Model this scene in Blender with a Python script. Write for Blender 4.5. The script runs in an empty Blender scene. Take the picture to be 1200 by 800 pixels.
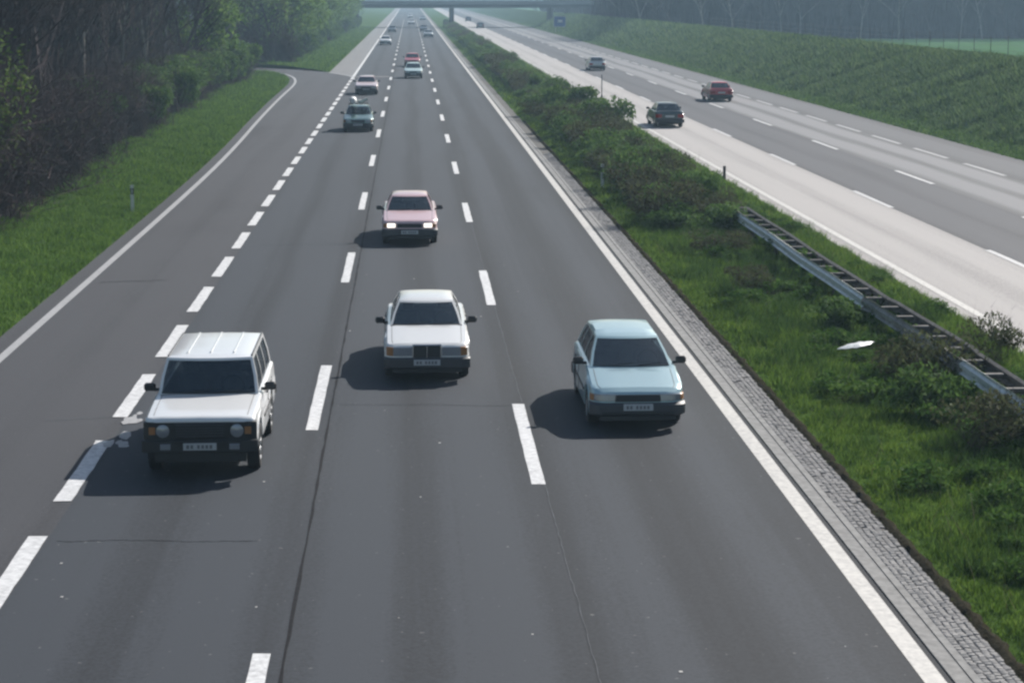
import bpy, bmesh, math, random
import numpy as np
from mathutils import Vector, Matrix

random.seed(7)
RNG = np.random.default_rng(7)
SC = bpy.context.scene
COL = SC.collection
PI = math.pi

# ------------------------------------------------------------------ camera, sky, sun, exposure
cam_d = bpy.data.cameras.new('camera')
cam = bpy.data.objects.new('camera', cam_d)
COL.objects.link(cam)
cam_d.sensor_width = 36.0
cam_d.lens = 69.6
cam_d.clip_start = 0.5
cam_d.clip_end = 12000
cam.location = (0, 0, 7.54)
cam.rotation_euler = (math.radians(90 - 9.926), 0, math.radians(-2.917))
SC.camera = cam

SUN_AZ, SUN_EL = 40.0, 36.0            # azimuth from +Y towards +X
w = bpy.data.worlds.new('World')
SC.world = w
w.use_nodes = True
wn = w.node_tree
bg = wn.nodes['Background']
sky = wn.nodes.new('ShaderNodeTexSky')
sky.sky_type = 'NISHITA'
sky.sun_disc = False
sky.sun_elevation = math.radians(SUN_EL)
sky.sun_rotation = math.radians(SUN_AZ)
sky.air_density = 1.2
sky.dust_density = 1.5
sky.ozone_density = 1.5
bg.inputs['Strength'].default_value = 0.075
wn.links.new(sky.outputs['Color'], bg.inputs['Color'])

sd = bpy.data.lights.new('sun', 'SUN')
sd.energy = 5.0
sd.angle = math.radians(0.55)
sd.color = (1.0, 0.955, 0.90)
sun = bpy.data.objects.new('sun', sd)
COL.objects.link(sun)
az, el = math.radians(SUN_AZ), math.radians(SUN_EL)
sdir = Vector((math.sin(az) * math.cos(el), math.cos(az) * math.cos(el), math.sin(el)))
sun.rotation_euler = (-sdir).to_track_quat('-Z', 'Y').to_euler()
sun.location = sdir * 200

SC.view_settings.view_transform = 'Standard'
SC.view_settings.look = 'None'
SC.view_settings.exposure = 0.38
SC.view_settings.gamma = 1.0
SC.render.engine = 'CYCLES'
SC.cycles.filter_width = 2.5
SC.cycles.volume_bounces = 0
SC.cycles.transparent_max_bounces = 12
SC.cycles.max_bounces = 5

# ------------------------------------------------------------------ material helpers
MATS = {}


class NT:
    def __init__(s, name):
        s.m = bpy.data.materials.new(name)
        s.m.use_nodes = True
        s.t = s.m.node_tree
        s.b = s.t.nodes['Principled BSDF']
        s.o = s.t.nodes['Material Output']
        MATS[name] = s.m

    def n(s, kind, **kw):
        nd = s.t.nodes.new('ShaderNode' + kind)
        for k, v in kw.items():
            setattr(nd, k, v)
        return nd

    def l(s, a, b):
        s.t.links.new(a, b)

    def pos(s):
        return s.n('NewGeometry').outputs['Position']

    def mapping(s, scale, src=None):
        mp = s.n('Mapping')
        mp.inputs['Scale'].default_value = scale
        s.l(src if src is not None else s.pos(), mp.inputs['Vector'])
        return mp.outputs['Vector']

    def noise(s, scale, detail=4, rough=.55, stretch=(1, 1, 1), src=None):
        nz = s.n('TexNoise')
        nz.inputs['Scale'].default_value = scale
        nz.inputs['Detail'].default_value = detail
        nz.inputs['Roughness'].default_value = rough
        s.l(s.mapping(stretch, src), nz.inputs['Vector'])
        return nz.outputs['Fac']

    def ramp(s, fac, stops):
        r = s.n('ValToRGB')
        e = r.color_ramp.elements
        while len(e) < len(stops):
            e.new(.5)
        for i, (p, c) in enumerate(stops):
            e[i].position = p
            e[i].color = (c[0], c[1], c[2], 1) if not isinstance(c, (int, float)) else (c, c, c, 1)
        s.l(fac, r.inputs['Fac'])
        return r.outputs['Color']

    def math(s, op, a, b=None, clamp=False):
        m = s.n('Math', operation=op)
        m.use_clamp = clamp
        for i, v in enumerate((a, b)):
            if v is None:
                continue
            if isinstance(v, (int, float)):
                m.inputs[i].default_value = v
            else:
                s.l(v, m.inputs[i])
        return m.outputs[0]

    def mix(s, fac, a, b, mode='MIX'):
        m = s.n('Mix', data_type='RGBA', blend_type=mode)
        for sock, v in ((m.inputs[0], fac), (m.inputs[6], a), (m.inputs[7], b)):
            if isinstance(v, (int, float)):
                sock.default_value = v
            elif isinstance(v, tuple):
                sock.default_value = (v[0], v[1], v[2], 1)
            else:
                s.l(v, sock)
        return m.outputs[2]

    def bump(s, h, strength=.3, dist=.02):
        b = s.n('Bump')
        b.inputs['Strength'].default_value = strength
        b.inputs['Distance'].default_value = dist
        s.l(h, b.inputs['Height'])
        s.l(b.outputs[0], s.b.inputs['Normal'])

    def col(s, v):
        if isinstance(v, tuple):
            s.b.inputs['Base Color'].default_value = (v[0], v[1], v[2], 1)
        else:
            s.l(v, s.b.inputs['Base Color'])

    def set(s, **kw):
        for k, v in kw.items():
            s.b.inputs[k.replace('_', ' ')].default_value = v


def simple(name, color, rough=.5, metal=0., var=.0, vscale=8, coat=0., spec=.5):
    t = NT(name)
    if var > 0:
        nz = t.noise(vscale, 5)
        lo = tuple(c * (1 - var) for c in color)
        hi = tuple(min(1, c * (1 + var)) for c in color)
        t.col(t.ramp(nz, [(.3, lo), (.7, hi)]))
    else:
        t.col(color)
    t.set(Roughness=rough, Metallic=metal)
    t.b.inputs['Specular IOR Level'].default_value = spec
    if coat:
        t.b.inputs['Coat Weight'].default_value = coat
        t.b.inputs['Coat Roughness'].default_value = .05
    return t.m


def asphalt(name, base, lane_w, lane_c, band=.12, patch=.25, strk=.45, rough=.8, steps=()):
    """worn asphalt: aggregate, long streaks, oil-dark lane centres and paler wheel tracks"""
    t = NT(name)
    p = t.pos()
    sx = t.n('SeparateXYZ')
    t.l(p, sx.inputs[0])
    wob = t.noise(.12, 2, .5, (1, .35, 1), p)
    xx = t.math('ADD', sx.outputs[0], t.math('MULTIPLY', t.math('SUBTRACT', wob, .5), .9))
    ph = t.math('MULTIPLY', t.math('SUBTRACT', xx, lane_c), 4 * PI / lane_w)
    cs = t.math('COSINE', ph)
    streak = t.noise(1.0, 5, .6, (2.2, .03, 1), p)
    big = t.noise(.16, 4, .6, (1, .4, 1), p)
    fine = t.noise(17, 4, .8, (1, 1, 1), p)
    vor = t.n('TexVoronoi')
    vor.inputs['Scale'].default_value = 55
    t.l(p, vor.inputs['Vector'])
    a = t.math('SUBTRACT', 1.0, t.math('MULTIPLY', t.math('MULTIPLY', cs, band), t.math('ADD', .5, big)))
    a = t.math('MULTIPLY', a, t.math('ADD', 1 - patch / 2, t.math('MULTIPLY', big, patch)))
    a = t.math('MULTIPLY', a, t.math('ADD', 1 - strk / 2, t.math('MULTIPLY', streak, strk)))
    a = t.math('MULTIPLY', a, t.math('ADD', .10, t.math('MULTIPLY', fine, 1.8)))
    for lim, fac in steps:
        st = t.math('GREATER_THAN', sx.outputs[0], lim)
        a = t.math('MULTIPLY', a, t.math('ADD', 1.0, t.math('MULTIPLY', st, fac - 1)))
    c = t.mix(a, (0, 0, 0), tuple(base))
    # a few pale stone chips
    chips = t.math('GREATER_THAN', t.noise(9, 2, .5, (1, 1, 1), p), .735)
    c = t.mix(t.math('MULTIPLY', chips, .35), c, (.26, .26, .25))
    t.col(c)
    t.set(Roughness=rough)
    t.b.inputs['Specular IOR Level'].default_value = .25
    t.bump(t.math('ADD', t.math('MULTIPLY', vor.outputs['Distance'], .5), fine), .25, .012)
    return t.m


asphalt('asphalt_main', (.0400, .0458, .0550), 3.76, .09, .34, .55, 1.15, steps=((-1.55, .92), (2.02, .80)))
asphalt('asphalt_slip', (.056, .057, .063), 3.6, -7.0, .12, 1.1, .7)
asphalt('asphalt_middle', (.078, .079, .086), 3.9, 19.1, .22, .6, 1.0)
asphalt('asphalt_slow', (.20, .198, .202), 3.9, 23.0, .50, .7, 1.2)
asphalt('asphalt_shoulder_right', (.105, .105, .11), 6.4, 28.2, .35, .5, .8)
asphalt('asphalt_shoulder', (.20, .197, .195), 2.8, -6.5, .06, .35)
asphalt('concrete_lane', (.37, .35, .335), 3.7, 15.4, .16, .4, .8)


def paint(name, color, wear):
    t = NT(name)
    p = t.pos()
    n1 = t.noise(9, 6, .7, (1, 1, 1), p)
    n2 = t.noise(1.3, 4, .6, (1, .4, 1), p)
    f = t.math('MULTIPLY', t.ramp(n1, [(.5 - wear, 0.), (.75, 1.)]), t.math('ADD', .3, t.math('MULTIPLY', n2, 1.4)))
    t.col(t.mix(t.math('MULTIPLY', f, .65), color, (.16, .16, .165)))
    t.set(Roughness=.6)
    t.bump(n1, .15, .01)
    return t.m


paint('road_paint', (.68, .68, .675), .12)
paint('edge_paint', (.55, .53, .49), .12)
paint('opposite_paint', (.55, .545, .54), .2)
paint('faint_paint', (.36, .36, .36), .25)
paint('worn_paint', (.42, .42, .42), .25)
simple('seam_tar', (.018, .018, .020), .95, var=.3, spec=.1)
simple('seam_pale', (.075, .082, .092), .9, var=.3, vscale=3)


def grassy(name, stops, scale=.8, scale2=6):
    t = NT(name)
    p = t.pos()
    a = t.noise(scale, 6, .65, (1, .7, 1), p)
    b = t.noise(scale2, 4, .6, (1, 1, 1), p)
    f = t.math('ADD', t.math('MULTIPLY', a, .6), t.math('MULTIPLY', b, .4))
    t.col(t.ramp(f, stops))
    t.set(Roughness=.95)
    t.b.inputs['Specular IOR Level'].default_value = 0.
    t.bump(b, .6, .08)
    return t.m


grassy('turf', [(.3, (.030, .046, .016)), (.5, (.060, .105, .028)), (.7, (.095, .150, .040))])
grassy('slope_turf', [(.32, (.030, .048, .025)), (.5, (.052, .086, .040)), (.68, (.085, .125, .055))], .5, 2.5)
grassy('field', [(.3, (.055, .120, .045)), (.7, (.080, .155, .058))], .05, .8)
grassy('woodland_floor', [(.3, (.016, .013, .012)), (.55, (.032, .026, .021)), (.75, (.030, .042, .018))], .5, 3)
grassy('soil', [(.3, (.020, .018, .013)), (.7, (.055, .050, .036))], 2, 14)


def leafy(name, stops, trans=.35, zs=.35):
    t = NT(name)
    g = t.n('NewGeometry')
    rnd = g.outputs['Random Per Island']
    nz = t.noise(zs, 4, .6, (1, 1, 1), g.outputs['Position'])
    f = t.math('ADD', t.math('MULTIPLY', rnd, .5), t.math('MULTIPLY', nz, .5))
    c = t.ramp(f, stops)
    t.col(c)
    t.set(Roughness=.75)
    t.b.inputs['Specular IOR Level'].default_value = .08
    tr = t.n('BsdfTranslucent')
    t.l(c, tr.inputs['Color'])
    mx = t.n('MixShader')
    mx.inputs[0].default_value = trans
    t.l(t.b.outputs[0], mx.inputs[1])
    t.l(tr.outputs[0], mx.inputs[2])
    t.l(mx.outputs[0], t.o.inputs['Surface'])
    return t.m


leafy('grass_blade', [(.28, (0.029, 0.055, 0.013)), (.45, (0.083, 0.158, 0.025)), (.68, (0.173, 0.270, 0.046)), (.95, (0.266, 0.276, 0.097))], .4, 1.1)
leafy('verge_blade', [(.28, (0.032, 0.066, 0.015)), (.46, (0.078, 0.157, 0.030)), (.72, (0.157, 0.251, 0.050))], .4, .7)
leafy('slope_blade', [(.30, (0.041, 0.075, 0.032)), (.47, (0.086, 0.151, 0.056)), (.70, (0.183, 0.259, 0.097))], .35, .55)
leafy('tussock_blade', [(.25, (0.022, 0.048, 0.013)), (.5, (0.050, 0.102, 0.024)), (.8, (0.106, 0.174, 0.040))], .4, .8)
leafy('dry_blade', [(.2, (.12, .10, .06)), (.8, (.28, .24, .15))], .2)
leafy('weed_leaf', [(.2, (0.030, 0.068, 0.015)), (.5, (0.065, 0.136, 0.027)), (.85, (0.133, 0.212, 0.045))])
leafy('shrub_leaf', [(.2, (0.045, 0.086, 0.024)), (.5, (0.081, 0.151, 0.038)), (.85, (0.149, 0.222, 0.062))], .4)
leafy('russet_leaf', [(.2, (0.045, 0.043, 0.026)), (.5, (0.070, 0.075, 0.038)), (.85, (0.100, 0.131, 0.053))])
leafy('spring_leaf', [(.25, (0.036, 0.063, 0.018)), (.5, (0.087, 0.137, 0.032)), (.8, (0.153, 0.199, 0.060))], .4)
leafy('tree_leaf', [(.2, (0.060, 0.112, 0.032)), (.5, (0.122, 0.215, 0.053)), (.85, (0.212, 0.304, 0.086))], .5)
simple('bark_dark', (.066, .052, .052), .9, var=.45, vscale=3, spec=.1)
simple('bark_pale', (.17, .155, .14), .9, var=.4, vscale=2.5, spec=.1)
simple('twig', (.078, .058, .058), .9, var=.4, vscale=1.5, spec=.1)
simple('twig_far', (.046, .044, .046), .9, var=.5, vscale=.5, spec=.1)

simple('galvanised', (.70, .72, .73), .45, .35, var=.22, vscale=4)
simple('dull_steel', (.30, .29, .27), .6, .3, var=.35, vscale=5)
simple('weathered_shaded_steel', (.10, .095, .088), .75, .25, var=.5, vscale=5)  # weathered spacers and posts; the dark tone also paints the far beam's shade
simple('concrete', (.33, .32, .31), .85, var=.22, vscale=5)
simple('gutter_concrete', (.20, .197, .19), .85, var=.28, vscale=7)
simple('bridge_concrete', (.22, .25, .27), .85, var=.12, vscale=.6)
simple('bridge_shaded', (.035, .042, .048), .6, var=.15, vscale=.6)  # near-black girder and pier colour with the shade under the deck painted in
t_ = NT('cobblestone')
g_ = t_.n('NewGeometry')
t_.col(t_.mix(t_.noise(18, 4), t_.ramp(g_.outputs['Random Per Island'], [(.0, (.15, .145, .14)), (.5, (.22, .215, .21)), (1., (.31, .30, .295))]), (.17, .165, .16)))
t_.set(Roughness=.85)
simple('joint_dirt', (.085, .080, .072), .95, var=.4, vscale=12)
simple('post_white', (.72, .73, .72), .6, var=.08)
simple('post_black', (.03, .03, .03), .6)
simple('wood_post', (.07, .062, .055), .9, var=.3)
simple('wire', (.16, .16, .16), .5, .6)
simple('sign_blue', (.02, .09, .33), .45, var=.05)
simple('sign_white', (.75, .76, .77), .5)
simple('litter_white', (.75, .77, .76), .35, var=.05)
simple('pebble', (.42, .41, .39), .8, var=.2)

# car materials
simple('rubber', (.018, .018, .019), .75, var=.2, vscale=10)
simple('black_plastic', (.020, .021, .023), .55, var=.15)
simple('grey_plastic', (.042, .045, .050), .5, var=.1)
simple('chrome', (.65, .66, .68), .15, 1.0)
simple('alloy', (.36, .37, .38), .35, .8)
simple('lamp_lens', (.30, .32, .35), .12, .4)
simple('amber', (.34, .15, .05), .3)
simple('red_lens', (.28, .012, .012), .25)
simple('plate_white', (.46, .47, .47), .45)
simple('plate_ink', (.15, .15, .16), .5)
simple('interior', (.030, .031, .035), .8, var=.3)
simple('seat_cloth', (.14, .145, .155), .9, var=.2)
simple('bundle_white', (.72, .73, .72), .6, var=.08, vscale=3)
simple('bundle_pale', (.55, .58, .52), .7, var=.1, vscale=3)
tl = NT('lamp_lit')
tl.col((.9, .9, .85))
tl.b.inputs['Emission Color'].default_value = (1, .93, .80, 1)
tl.b.inputs['Emission Strength'].default_value = 1.5

gl = NT('car_glass')
gl.col((.026, .044, .060))  # blue sky glare mixed into the base colour
gl.set(Roughness=.04)
gl.b.inputs['Specular IOR Level'].default_value = 1.0
gl.b.inputs['IOR'].default_value = 1.6
gt = gl.n('BsdfTransparent')
gt.inputs['Color'].default_value = (.45, .52, .56, 1)
gm = gl.n('MixShader')
gm.inputs[0].default_value = .42
gl.l(gl.b.outputs[0], gm.inputs[1])
gl.l(gt.outputs[0], gm.inputs[2])
gl.l(gm.outputs[0], gl.o.inputs['Surface'])


def car_paint(name, color, metal=0.):
    t = NT(name)
    p = t.n('TexCoord').outputs['Object']
    d = t.noise(5, 5, .6, (1, 1, 1), p)
    t.col(t.mix(t.math('MULTIPLY', d, .12), color, (.30, .28, .25)))
    t.set(Roughness=.32, Metallic=metal)
    t.b.inputs['Coat Weight'].default_value = .8
    t.b.inputs['Coat Roughness'].default_value = .06
    return t.m


car_paint('paint_white', (.78, .79, .79))
car_paint('paint_cream', (.74, .74, .72))
car_paint('paint_ice', (.37, .54, .58), .3)
car_paint('paint_mint', (.50, .66, .64))
car_paint('paint_blush', (.66, .45, .46))
car_paint('paint_teal', (.10, .20, .205), .3)
car_paint('paint_pinkwhite', (.72, .58, .58))
car_paint('paint_red', (.42, .030, .035))
car_paint('paint_darkred', (.46, .020, .035))
car_paint('paint_green', (.030, .055, .060), .2)
car_paint('paint_silver', (.50, .53, .54), .5)
car_paint('paint_dark', (.035, .040, .05), .2)

# ------------------------------------------------------------------ mesh helpers


class MB:
    def __init__(s):
        s.v, s.f, s.mi = [], [], []

    def add(s, vs, fs, mi=0):
        o = len(s.v)
        s.v += [tuple(p) for p in vs]
        for f in fs:
            s.f.append(tuple(i + o for i in f))
            s.mi.append(mi)
        return s

    def box(s, c, d, b=.0, mi=0, rot=None):
        cx, cy, cz = c
        hx, hy, hz = d[0] / 2, d[1] / 2, d[2] / 2
        if b <= 0:
            vs = [(x, y, z) for x in (-hx, hx) for y in (-hy, hy) for z in (-hz, hz)]
            fs = [(0, 1, 3, 2), (4, 6, 7, 5), (0, 4, 5, 1), (2, 3, 7, 6), (0, 2, 6, 4), (1, 5, 7, 3)]
        else:
            b = min(b, hx * .95, hy * .95, hz * .95)
            idx, vs = {}, []
            for sx in (-1, 1):
                for sy in (-1, 1):
                    for sz in (-1, 1):
                        for a in range(3):
                            e = [hx - b, hy - b, hz - b]
                            e[a] = (hx, hy, hz)[a]
                            idx[(sx, sy, sz, a)] = len(vs)
                            vs.append((sx * e[0], sy * e[1], sz * e[2]))
            fs = []
            sg = (-1, 1)
            for a in range(3):
                o1, o2 = [k for k in range(3) if k != a]
                for sa in sg:
                    q = []
                    for (u, v) in ((-1, -1), (1, -1), (1, 1), (-1, 1)):
                        k = [0, 0, 0]
                        k[a], k[o1], k[o2] = sa, u, v
                        q.append(idx[(*k, a)])
                    fs.append(q)
            for c_ in range(3):
                a, b2 = [k for k in range(3) if k != c_]
                for sa in sg:
                    for sb in sg:
                        k1, k2 = [0, 0, 0], [0, 0, 0]
                        k1[a] = k2[a] = sa
                        k1[b2] = k2[b2] = sb
                        k1[c_], k2[c_] = -1, 1
                        fs.append([idx[(*k1, a)], idx[(*k2, a)], idx[(*k2, b2)], idx[(*k1, b2)]])
            for sx in sg:
                for sy in sg:
                    for sz in sg:
                        fs.append([idx[(sx, sy, sz, a)] for a in range(3)])
            out = []
            for f in fs:
                p = [Vector(vs[i]) for i in f]
                n = (p[1] - p[0]).cross(p[2] - p[0])
                ctr = sum(p, Vector()) / len(p)
                out.append(tuple(f) if n.dot(ctr) > 0 else tuple(reversed(f)))
            fs = out
        if rot is not None:
            vs = [rot @ Vector(p) for p in vs]
        s.add([(p[0] + cx, p[1] + cy, p[2] + cz) for p in vs], fs, mi)
        return s

    def tube(s, pts, radii, n=6, mi=0, cap=True):
        pts = [Vector(p) for p in pts]
        rings = []
        for i, p in enumerate(pts):
            d = (pts[min(i + 1, len(pts) - 1)] - pts[max(i - 1, 0)])
            d = d.normalized() if d.length > 1e-9 else Vector((0, 0, 1))
            up = Vector((0, 0, 1)) if abs(d.z) < .9 else Vector((1, 0, 0))
            a = d.cross(up).normalized()
            b = d.cross(a)
            r = radii[i] if isinstance(radii, (list, tuple)) else radii
            rings.append([p + (a * math.cos(2 * PI * k / n) + b * math.sin(2 * PI * k / n)) * r for k in range(n)])
        vs = [q for rg in rings for q in rg]
        fs = []
        for i in range(len(rings) - 1):
            for k in range(n):
                k2 = (k + 1) % n
                fs.append((i * n + k, i * n + k2, (i + 1) * n + k2, (i + 1) * n + k))
        if cap:
            fs.append(tuple(range(n)))
            fs.append(tuple((len(rings) - 1) * n + k for k in reversed(range(n))))
        s.add(vs, fs, mi)
        return s

    def grid(s, rows, mi=0, skip=None):
        n = len(rows[0])
        vs = [p for r in rows for p in r]
        fs = []
        for i in range(len(rows) - 1):
            for k in range(n - 1):
                if skip and skip(i, k):
                    continue
                fs.append((i * n + k, i * n + k + 1, (i + 1) * n + k + 1, (i + 1) * n + k))
        s.add(vs, fs, mi)
        return s

    def mesh(s, name, mats, smooth=None):
        me = bpy.data.meshes.new(name)
        me.from_pydata(s.v, [], s.f)
        for m in (mats if isinstance(mats, (list, tuple)) else [mats]):
            me.materials.append(MATS[m])
        if any(s.mi):
            me.polygons.foreach_set('material_index', s.mi)
        if smooth:
            me.polygons.foreach_set('use_smooth', [True] * len(s.f))
            me.set_sharp_from_angle(angle=math.radians(smooth))
        me.update()
        return me

    def build(s, name, mats, parent=None, smooth=None):
        return link(name, s.mesh(name, mats, smooth), parent)


def link(name, data, parent=None, loc=None, rz=0, scale=None):
    o = bpy.data.objects.new(name, data)
    COL.objects.link(o)
    if parent is not None:
        o.parent = parent
    if loc is not None:
        o.location = loc
    if rz:
        o.rotation_euler = (0, 0, rz)
    if scale is not None:
        o.scale = scale if isinstance(scale, tuple) else (scale,) * 3
    return o


def tag(o, label, cat=None, group=None, kind=None):
    o['label'] = label
    if cat:
        o['category'] = cat
    if group:
        o['group'] = group
    if kind:
        o['kind'] = kind
    return o


def empty(name, loc=(0, 0, 0), rz=0, scale=None):
    o = link(name, None, None, loc, rz, scale)
    o.empty_display_size = .3
    return o


def soup(name, V, mat, k):
    """V: (n,k,3) array of separate k-gons"""
    n = V.shape[0]
    me = bpy.data.meshes.new(name)
    me.vertices.add(n * k)
    me.vertices.foreach_set('co', V.astype(np.float32).ravel())
    me.loops.add(n * k)
    me.loops.foreach_set('vertex_index', np.arange(n * k, dtype=np.int32))
    me.polygons.add(n)
    me.polygons.foreach_set('loop_start', np.arange(0, n * k, k, dtype=np.int32))
    me.polygons.foreach_set('loop_total', np.full(n, k, dtype=np.int32))
    me.update(calc_edges=True)
    me.materials.append(MATS[mat])
    return me


def struct(name, mb, mat, label, cat, smooth=None):
    return tag(mb.build(name, mat, None, smooth), label, cat, kind='structure')


def sheet(x0, x1, y0, y1, z, ny=1):
    mb = MB()
    ys = [y0 + (y1 - y0) * i / ny for i in range(ny + 1)]
    mb.grid([[(x0, y, z), (x1, y, z)] for y in ys])
    return mb


def slab(x0, x1, y0, y1, z0, z1):
    return MB().box(((x0 + x1) / 2, (y0 + y1) / 2, (z0 + z1) / 2), (x1 - x0, y1 - y0, z1 - z0))


FAR = 1500.0
XA, XB, XL, XR = -1.78, 1.95, -5.30, 5.78        # lane lines of the near carriageway

# ------------------------------------------------------------------ ground and roads
struct('ground', sheet(-3000, 3000, -60, 4500, -.30, 1), 'field', 'flat green farmland running to the hazy horizon', 'ground')

road = struct('carriageway', sheet(-5.15, 6.0, -20, FAR, .012), 'asphalt_main',
              'three lane dark blue-grey asphalt carriageway with traffic coming towards the viewer', 'road')

NEAR = [(-8.75, -20), (-8.75, 15), (-8.65, 45), (-8.6, 80), (-8.8, 100), (-9.3, 123), (-9.7, 150), (-9.8, 168), (-10.1, 177), (-10.8, 186), (-12.3, 195), (-15.5, 202), (-20, 207), (-28, 213), (-40, 220)]
FARE = [(-5.15, -20), (-5.15, 15), (-5.15, 45), (-5.15, 80), (-5.15, 100), (-5.15, 123), (-5.15, 150), (-5.15, 168), (-5.15, 177), (-5.15, 186), (-6.8, 193), (-9.5, 201.5), (-14, 208.5), (-24, 218), (-36, 228)]


def offs(poly, d):
    out = []
    for i, p in enumerate(poly):
        a, b = poly[max(i - 1, 0)], poly[min(i + 1, len(poly) - 1)]
        tx, ty = b[0] - a[0], b[1] - a[1]
        L = math.hypot(tx, ty)
        out.append((p[0] - ty / L * d, p[1] + tx / L * d))
    return out


def smoothpoly(poly, it=2):
    for _ in range(it):
        q = [poly[0]]
        for a, b in zip(poly[:-1], poly[1:]):
            q.append((a[0] * .75 + b[0] * .25, a[1] * .75 + b[1] * .25))
            q.append((a[0] * .25 + b[0] * .75, a[1] * .25 + b[1] * .75))
        q.append(poly[-1])
        poly = q
    return poly


NE = smoothpoly(NEAR)
FE = smoothpoly(FARE)
NE_out = offs(NE, .55)
slip = struct('slip_road', MB().grid([[(*a, .006), (*b, .006)] for a, b in zip(NE_out, FE)]), 'asphalt_slip',
              'brownish grey slip road lane curving away to the left behind the bushes', 'road')
shoulder = struct('hard_shoulder', sheet(-7.95, -5.16, 187, FAR, .002, 4), 'asphalt_shoulder',
                  'pale grey hard shoulder beyond the slip road junction', 'road')


def band(poly, wd, z):
    a, b = offs(poly, wd / 2), offs(poly, -wd / 2)
    return MB().grid([[(*p, z), (*q, z)] for p, q in zip(a, b)])


# solid lines
band(NE, .20, .012).build('edge_line', 'worn_paint', slip)
band(offs(FE[34:], -.0)[1:], .22, .013).build('edge_line', 'worn_paint', slip)
sheet(XL - .13, XL + .13, 186, FAR, .018).build('edge_line', 'road_paint', road)
sheet(XR - .13, XR + .12, -20, FAR, .018).build('edge_line', 'edge_paint', road)


def dash_mesh(wd, ln, mat, name):
    mb = MB()
    n = 10
    rows = []
    for i in range(n + 1):
        y = -ln / 2 + ln * i / n
        rows.append([(-wd / 2 + random.uniform(-.008, .008), y + (random.uniform(-.04, .04) if i in (0, n) else 0), 0),
                     (wd / 2 + random.uniform(-.008, .008), y + (random.uniform(-.04, .04) if i in (0, n) else 0), 0)])
    mb.grid(rows)
    return mb.mesh(name, mat)


lane_dash = [dash_mesh(.22, 6.2, 'road_paint', 'lane_dash') for _ in range(3)]
block_dash = [dash_mesh(.27, 4.1, 'road_paint', 'block_dash') for _ in range(3)]


opp_dash = [dash_mesh(.20, 6.2, 'opposite_paint', 'lane_dash') for _ in range(2)]
opp_block = [dash_mesh(.22, 6.2, 'faint_paint', 'block_dash') for _ in range(2)]


def dashes(parent, meshes, name, x, y0, per, y1, z=.018):
    y, k = y0, 0
    while y < y1:
        link(name, meshes[k % len(meshes)], parent, (x, y, z))
        y += per
        k += 1


dashes(road, lane_dash, 'lane_dash', XA, 37.2 - 18.15, 18.15, 620)
dashes(road, lane_dash, 'lane_dash', XB, 33.1 - 18.15, 18.15, 620)
dashes(road, block_dash, 'block_dash', XL, 25.35 - 6.05, 6.05, 184)

# tar joints and cracks
def wavy(x0, x1, y0, y1, wd, z, amp, n):
    rows = []
    walk = 0.
    for i in range(n + 1):
        f = i / n
        x, y = x0 + (x1 - x0) * f, y0 + (y1 - y0) * f
        walk = walk * .97 + random.uniform(-amp, amp)
        j = walk if abs(y1 - y0) < abs(x1 - x0) else random.uniform(-amp, amp)
        ww = wd * random.uniform(.5, 1.3)
        if abs(y1 - y0) > abs(x1 - x0):
            rows.append([(x + j - ww / 2, y, z), (x + j + ww / 2, y, z)])
        else:
            rows.append([(x, y + j - ww / 2, z), (x, y + j + ww / 2, z)])
    return MB().grid(rows)


wavy(-1.50, -1.62, 16, 300, .042, .0165, .008, 500).build('tar_joint', 'seam_tar', road)
wavy(2.06, 1.99, 16, 70, .012, .0165, .012, 200).build('paving_joint', 'seam_pale', road)
wavy(-5.0, -2.2, 27.1, 27.0, .018, .0165, .02, 60).build('crack', 'seam_tar', road)
wavy(-1.42, 1.93, 36.3, 36.0, .018, .0165, .02, 60).build('crack', 'seam_tar', road)
wavy(-4.6, -1.9, 60.3, 60.5, .03, .0165, .02, 60).build('crack', 'seam_tar', road)
wavy(-6.6, -5.4, 35.2, 35.5, .04, .011, .03, 20).build('crack', 'seam_pale', slip)
wavy(-8.3, -6.6, 52.6, 52.9, .06, .011, .05, 20).build('crack', 'seam_tar', slip)
sheet(-5.15, -2.0, 185.6, 187.2, .0165).build('repair_strip', 'asphalt_shoulder', road)
# faded blotch of old paint beside the block marking
mb = MB()
for k in range(14):
    x, y = -5.02 + random.uniform(-.16, .16), 34.4 + random.uniform(-1.5, 1.5)
    r = random.uniform(.04, .12)
    pts = [(x + r * random.uniform(.6, 1.2) * math.cos(a * PI / 3), y + 2.6 * r * random.uniform(.6, 1.2) * math.sin(a * PI / 3), .0172 + k * .0006) for a in range(6)]
    mb.add(pts, [tuple(range(6))])
mb.build('paint_blotch', 'worn_paint', road)

# ---- opposite carriageway
opp = struct('opposite_carriageway', sheet(17.2, 21.05, -20, FAR, .012), 'asphalt_middle',
             'dark grey asphalt middle lane of the opposite carriageway', 'road')
conc = struct('concrete_lane', sheet(12.95, 17.2, -20, FAR, .010), 'concrete_lane',
              'pale concrete overtaking lane next to the grassy median', 'road')
slow = struct('slow_lane', sheet(21.05, 25.0, -20, FAR, .010), 'asphalt_slow',
              'streaky light grey slow lane of the opposite carriageway', 'road')
rsh = struct('far_hard_shoulder', sheet(25.0, 28.2, -20, FAR, .006), 'asphalt_shoulder_right',
             'grey hard shoulder at the foot of the grass embankment', 'road')
sheet(13.42, 13.64, -20, FAR, .016).build('edge_line', 'edge_paint', conc)
dashes(opp, opp_dash, 'lane_dash', 17.22, 55 - 36.3, 18.15, 620)
dashes(opp, opp_dash, 'lane_dash', 21.05, 82 - 18.15 * 3, 18.15, 620)
dashes(rsh, opp_block, 'block_dash', 25.05, 40, 9.1, 500, .016)

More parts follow.
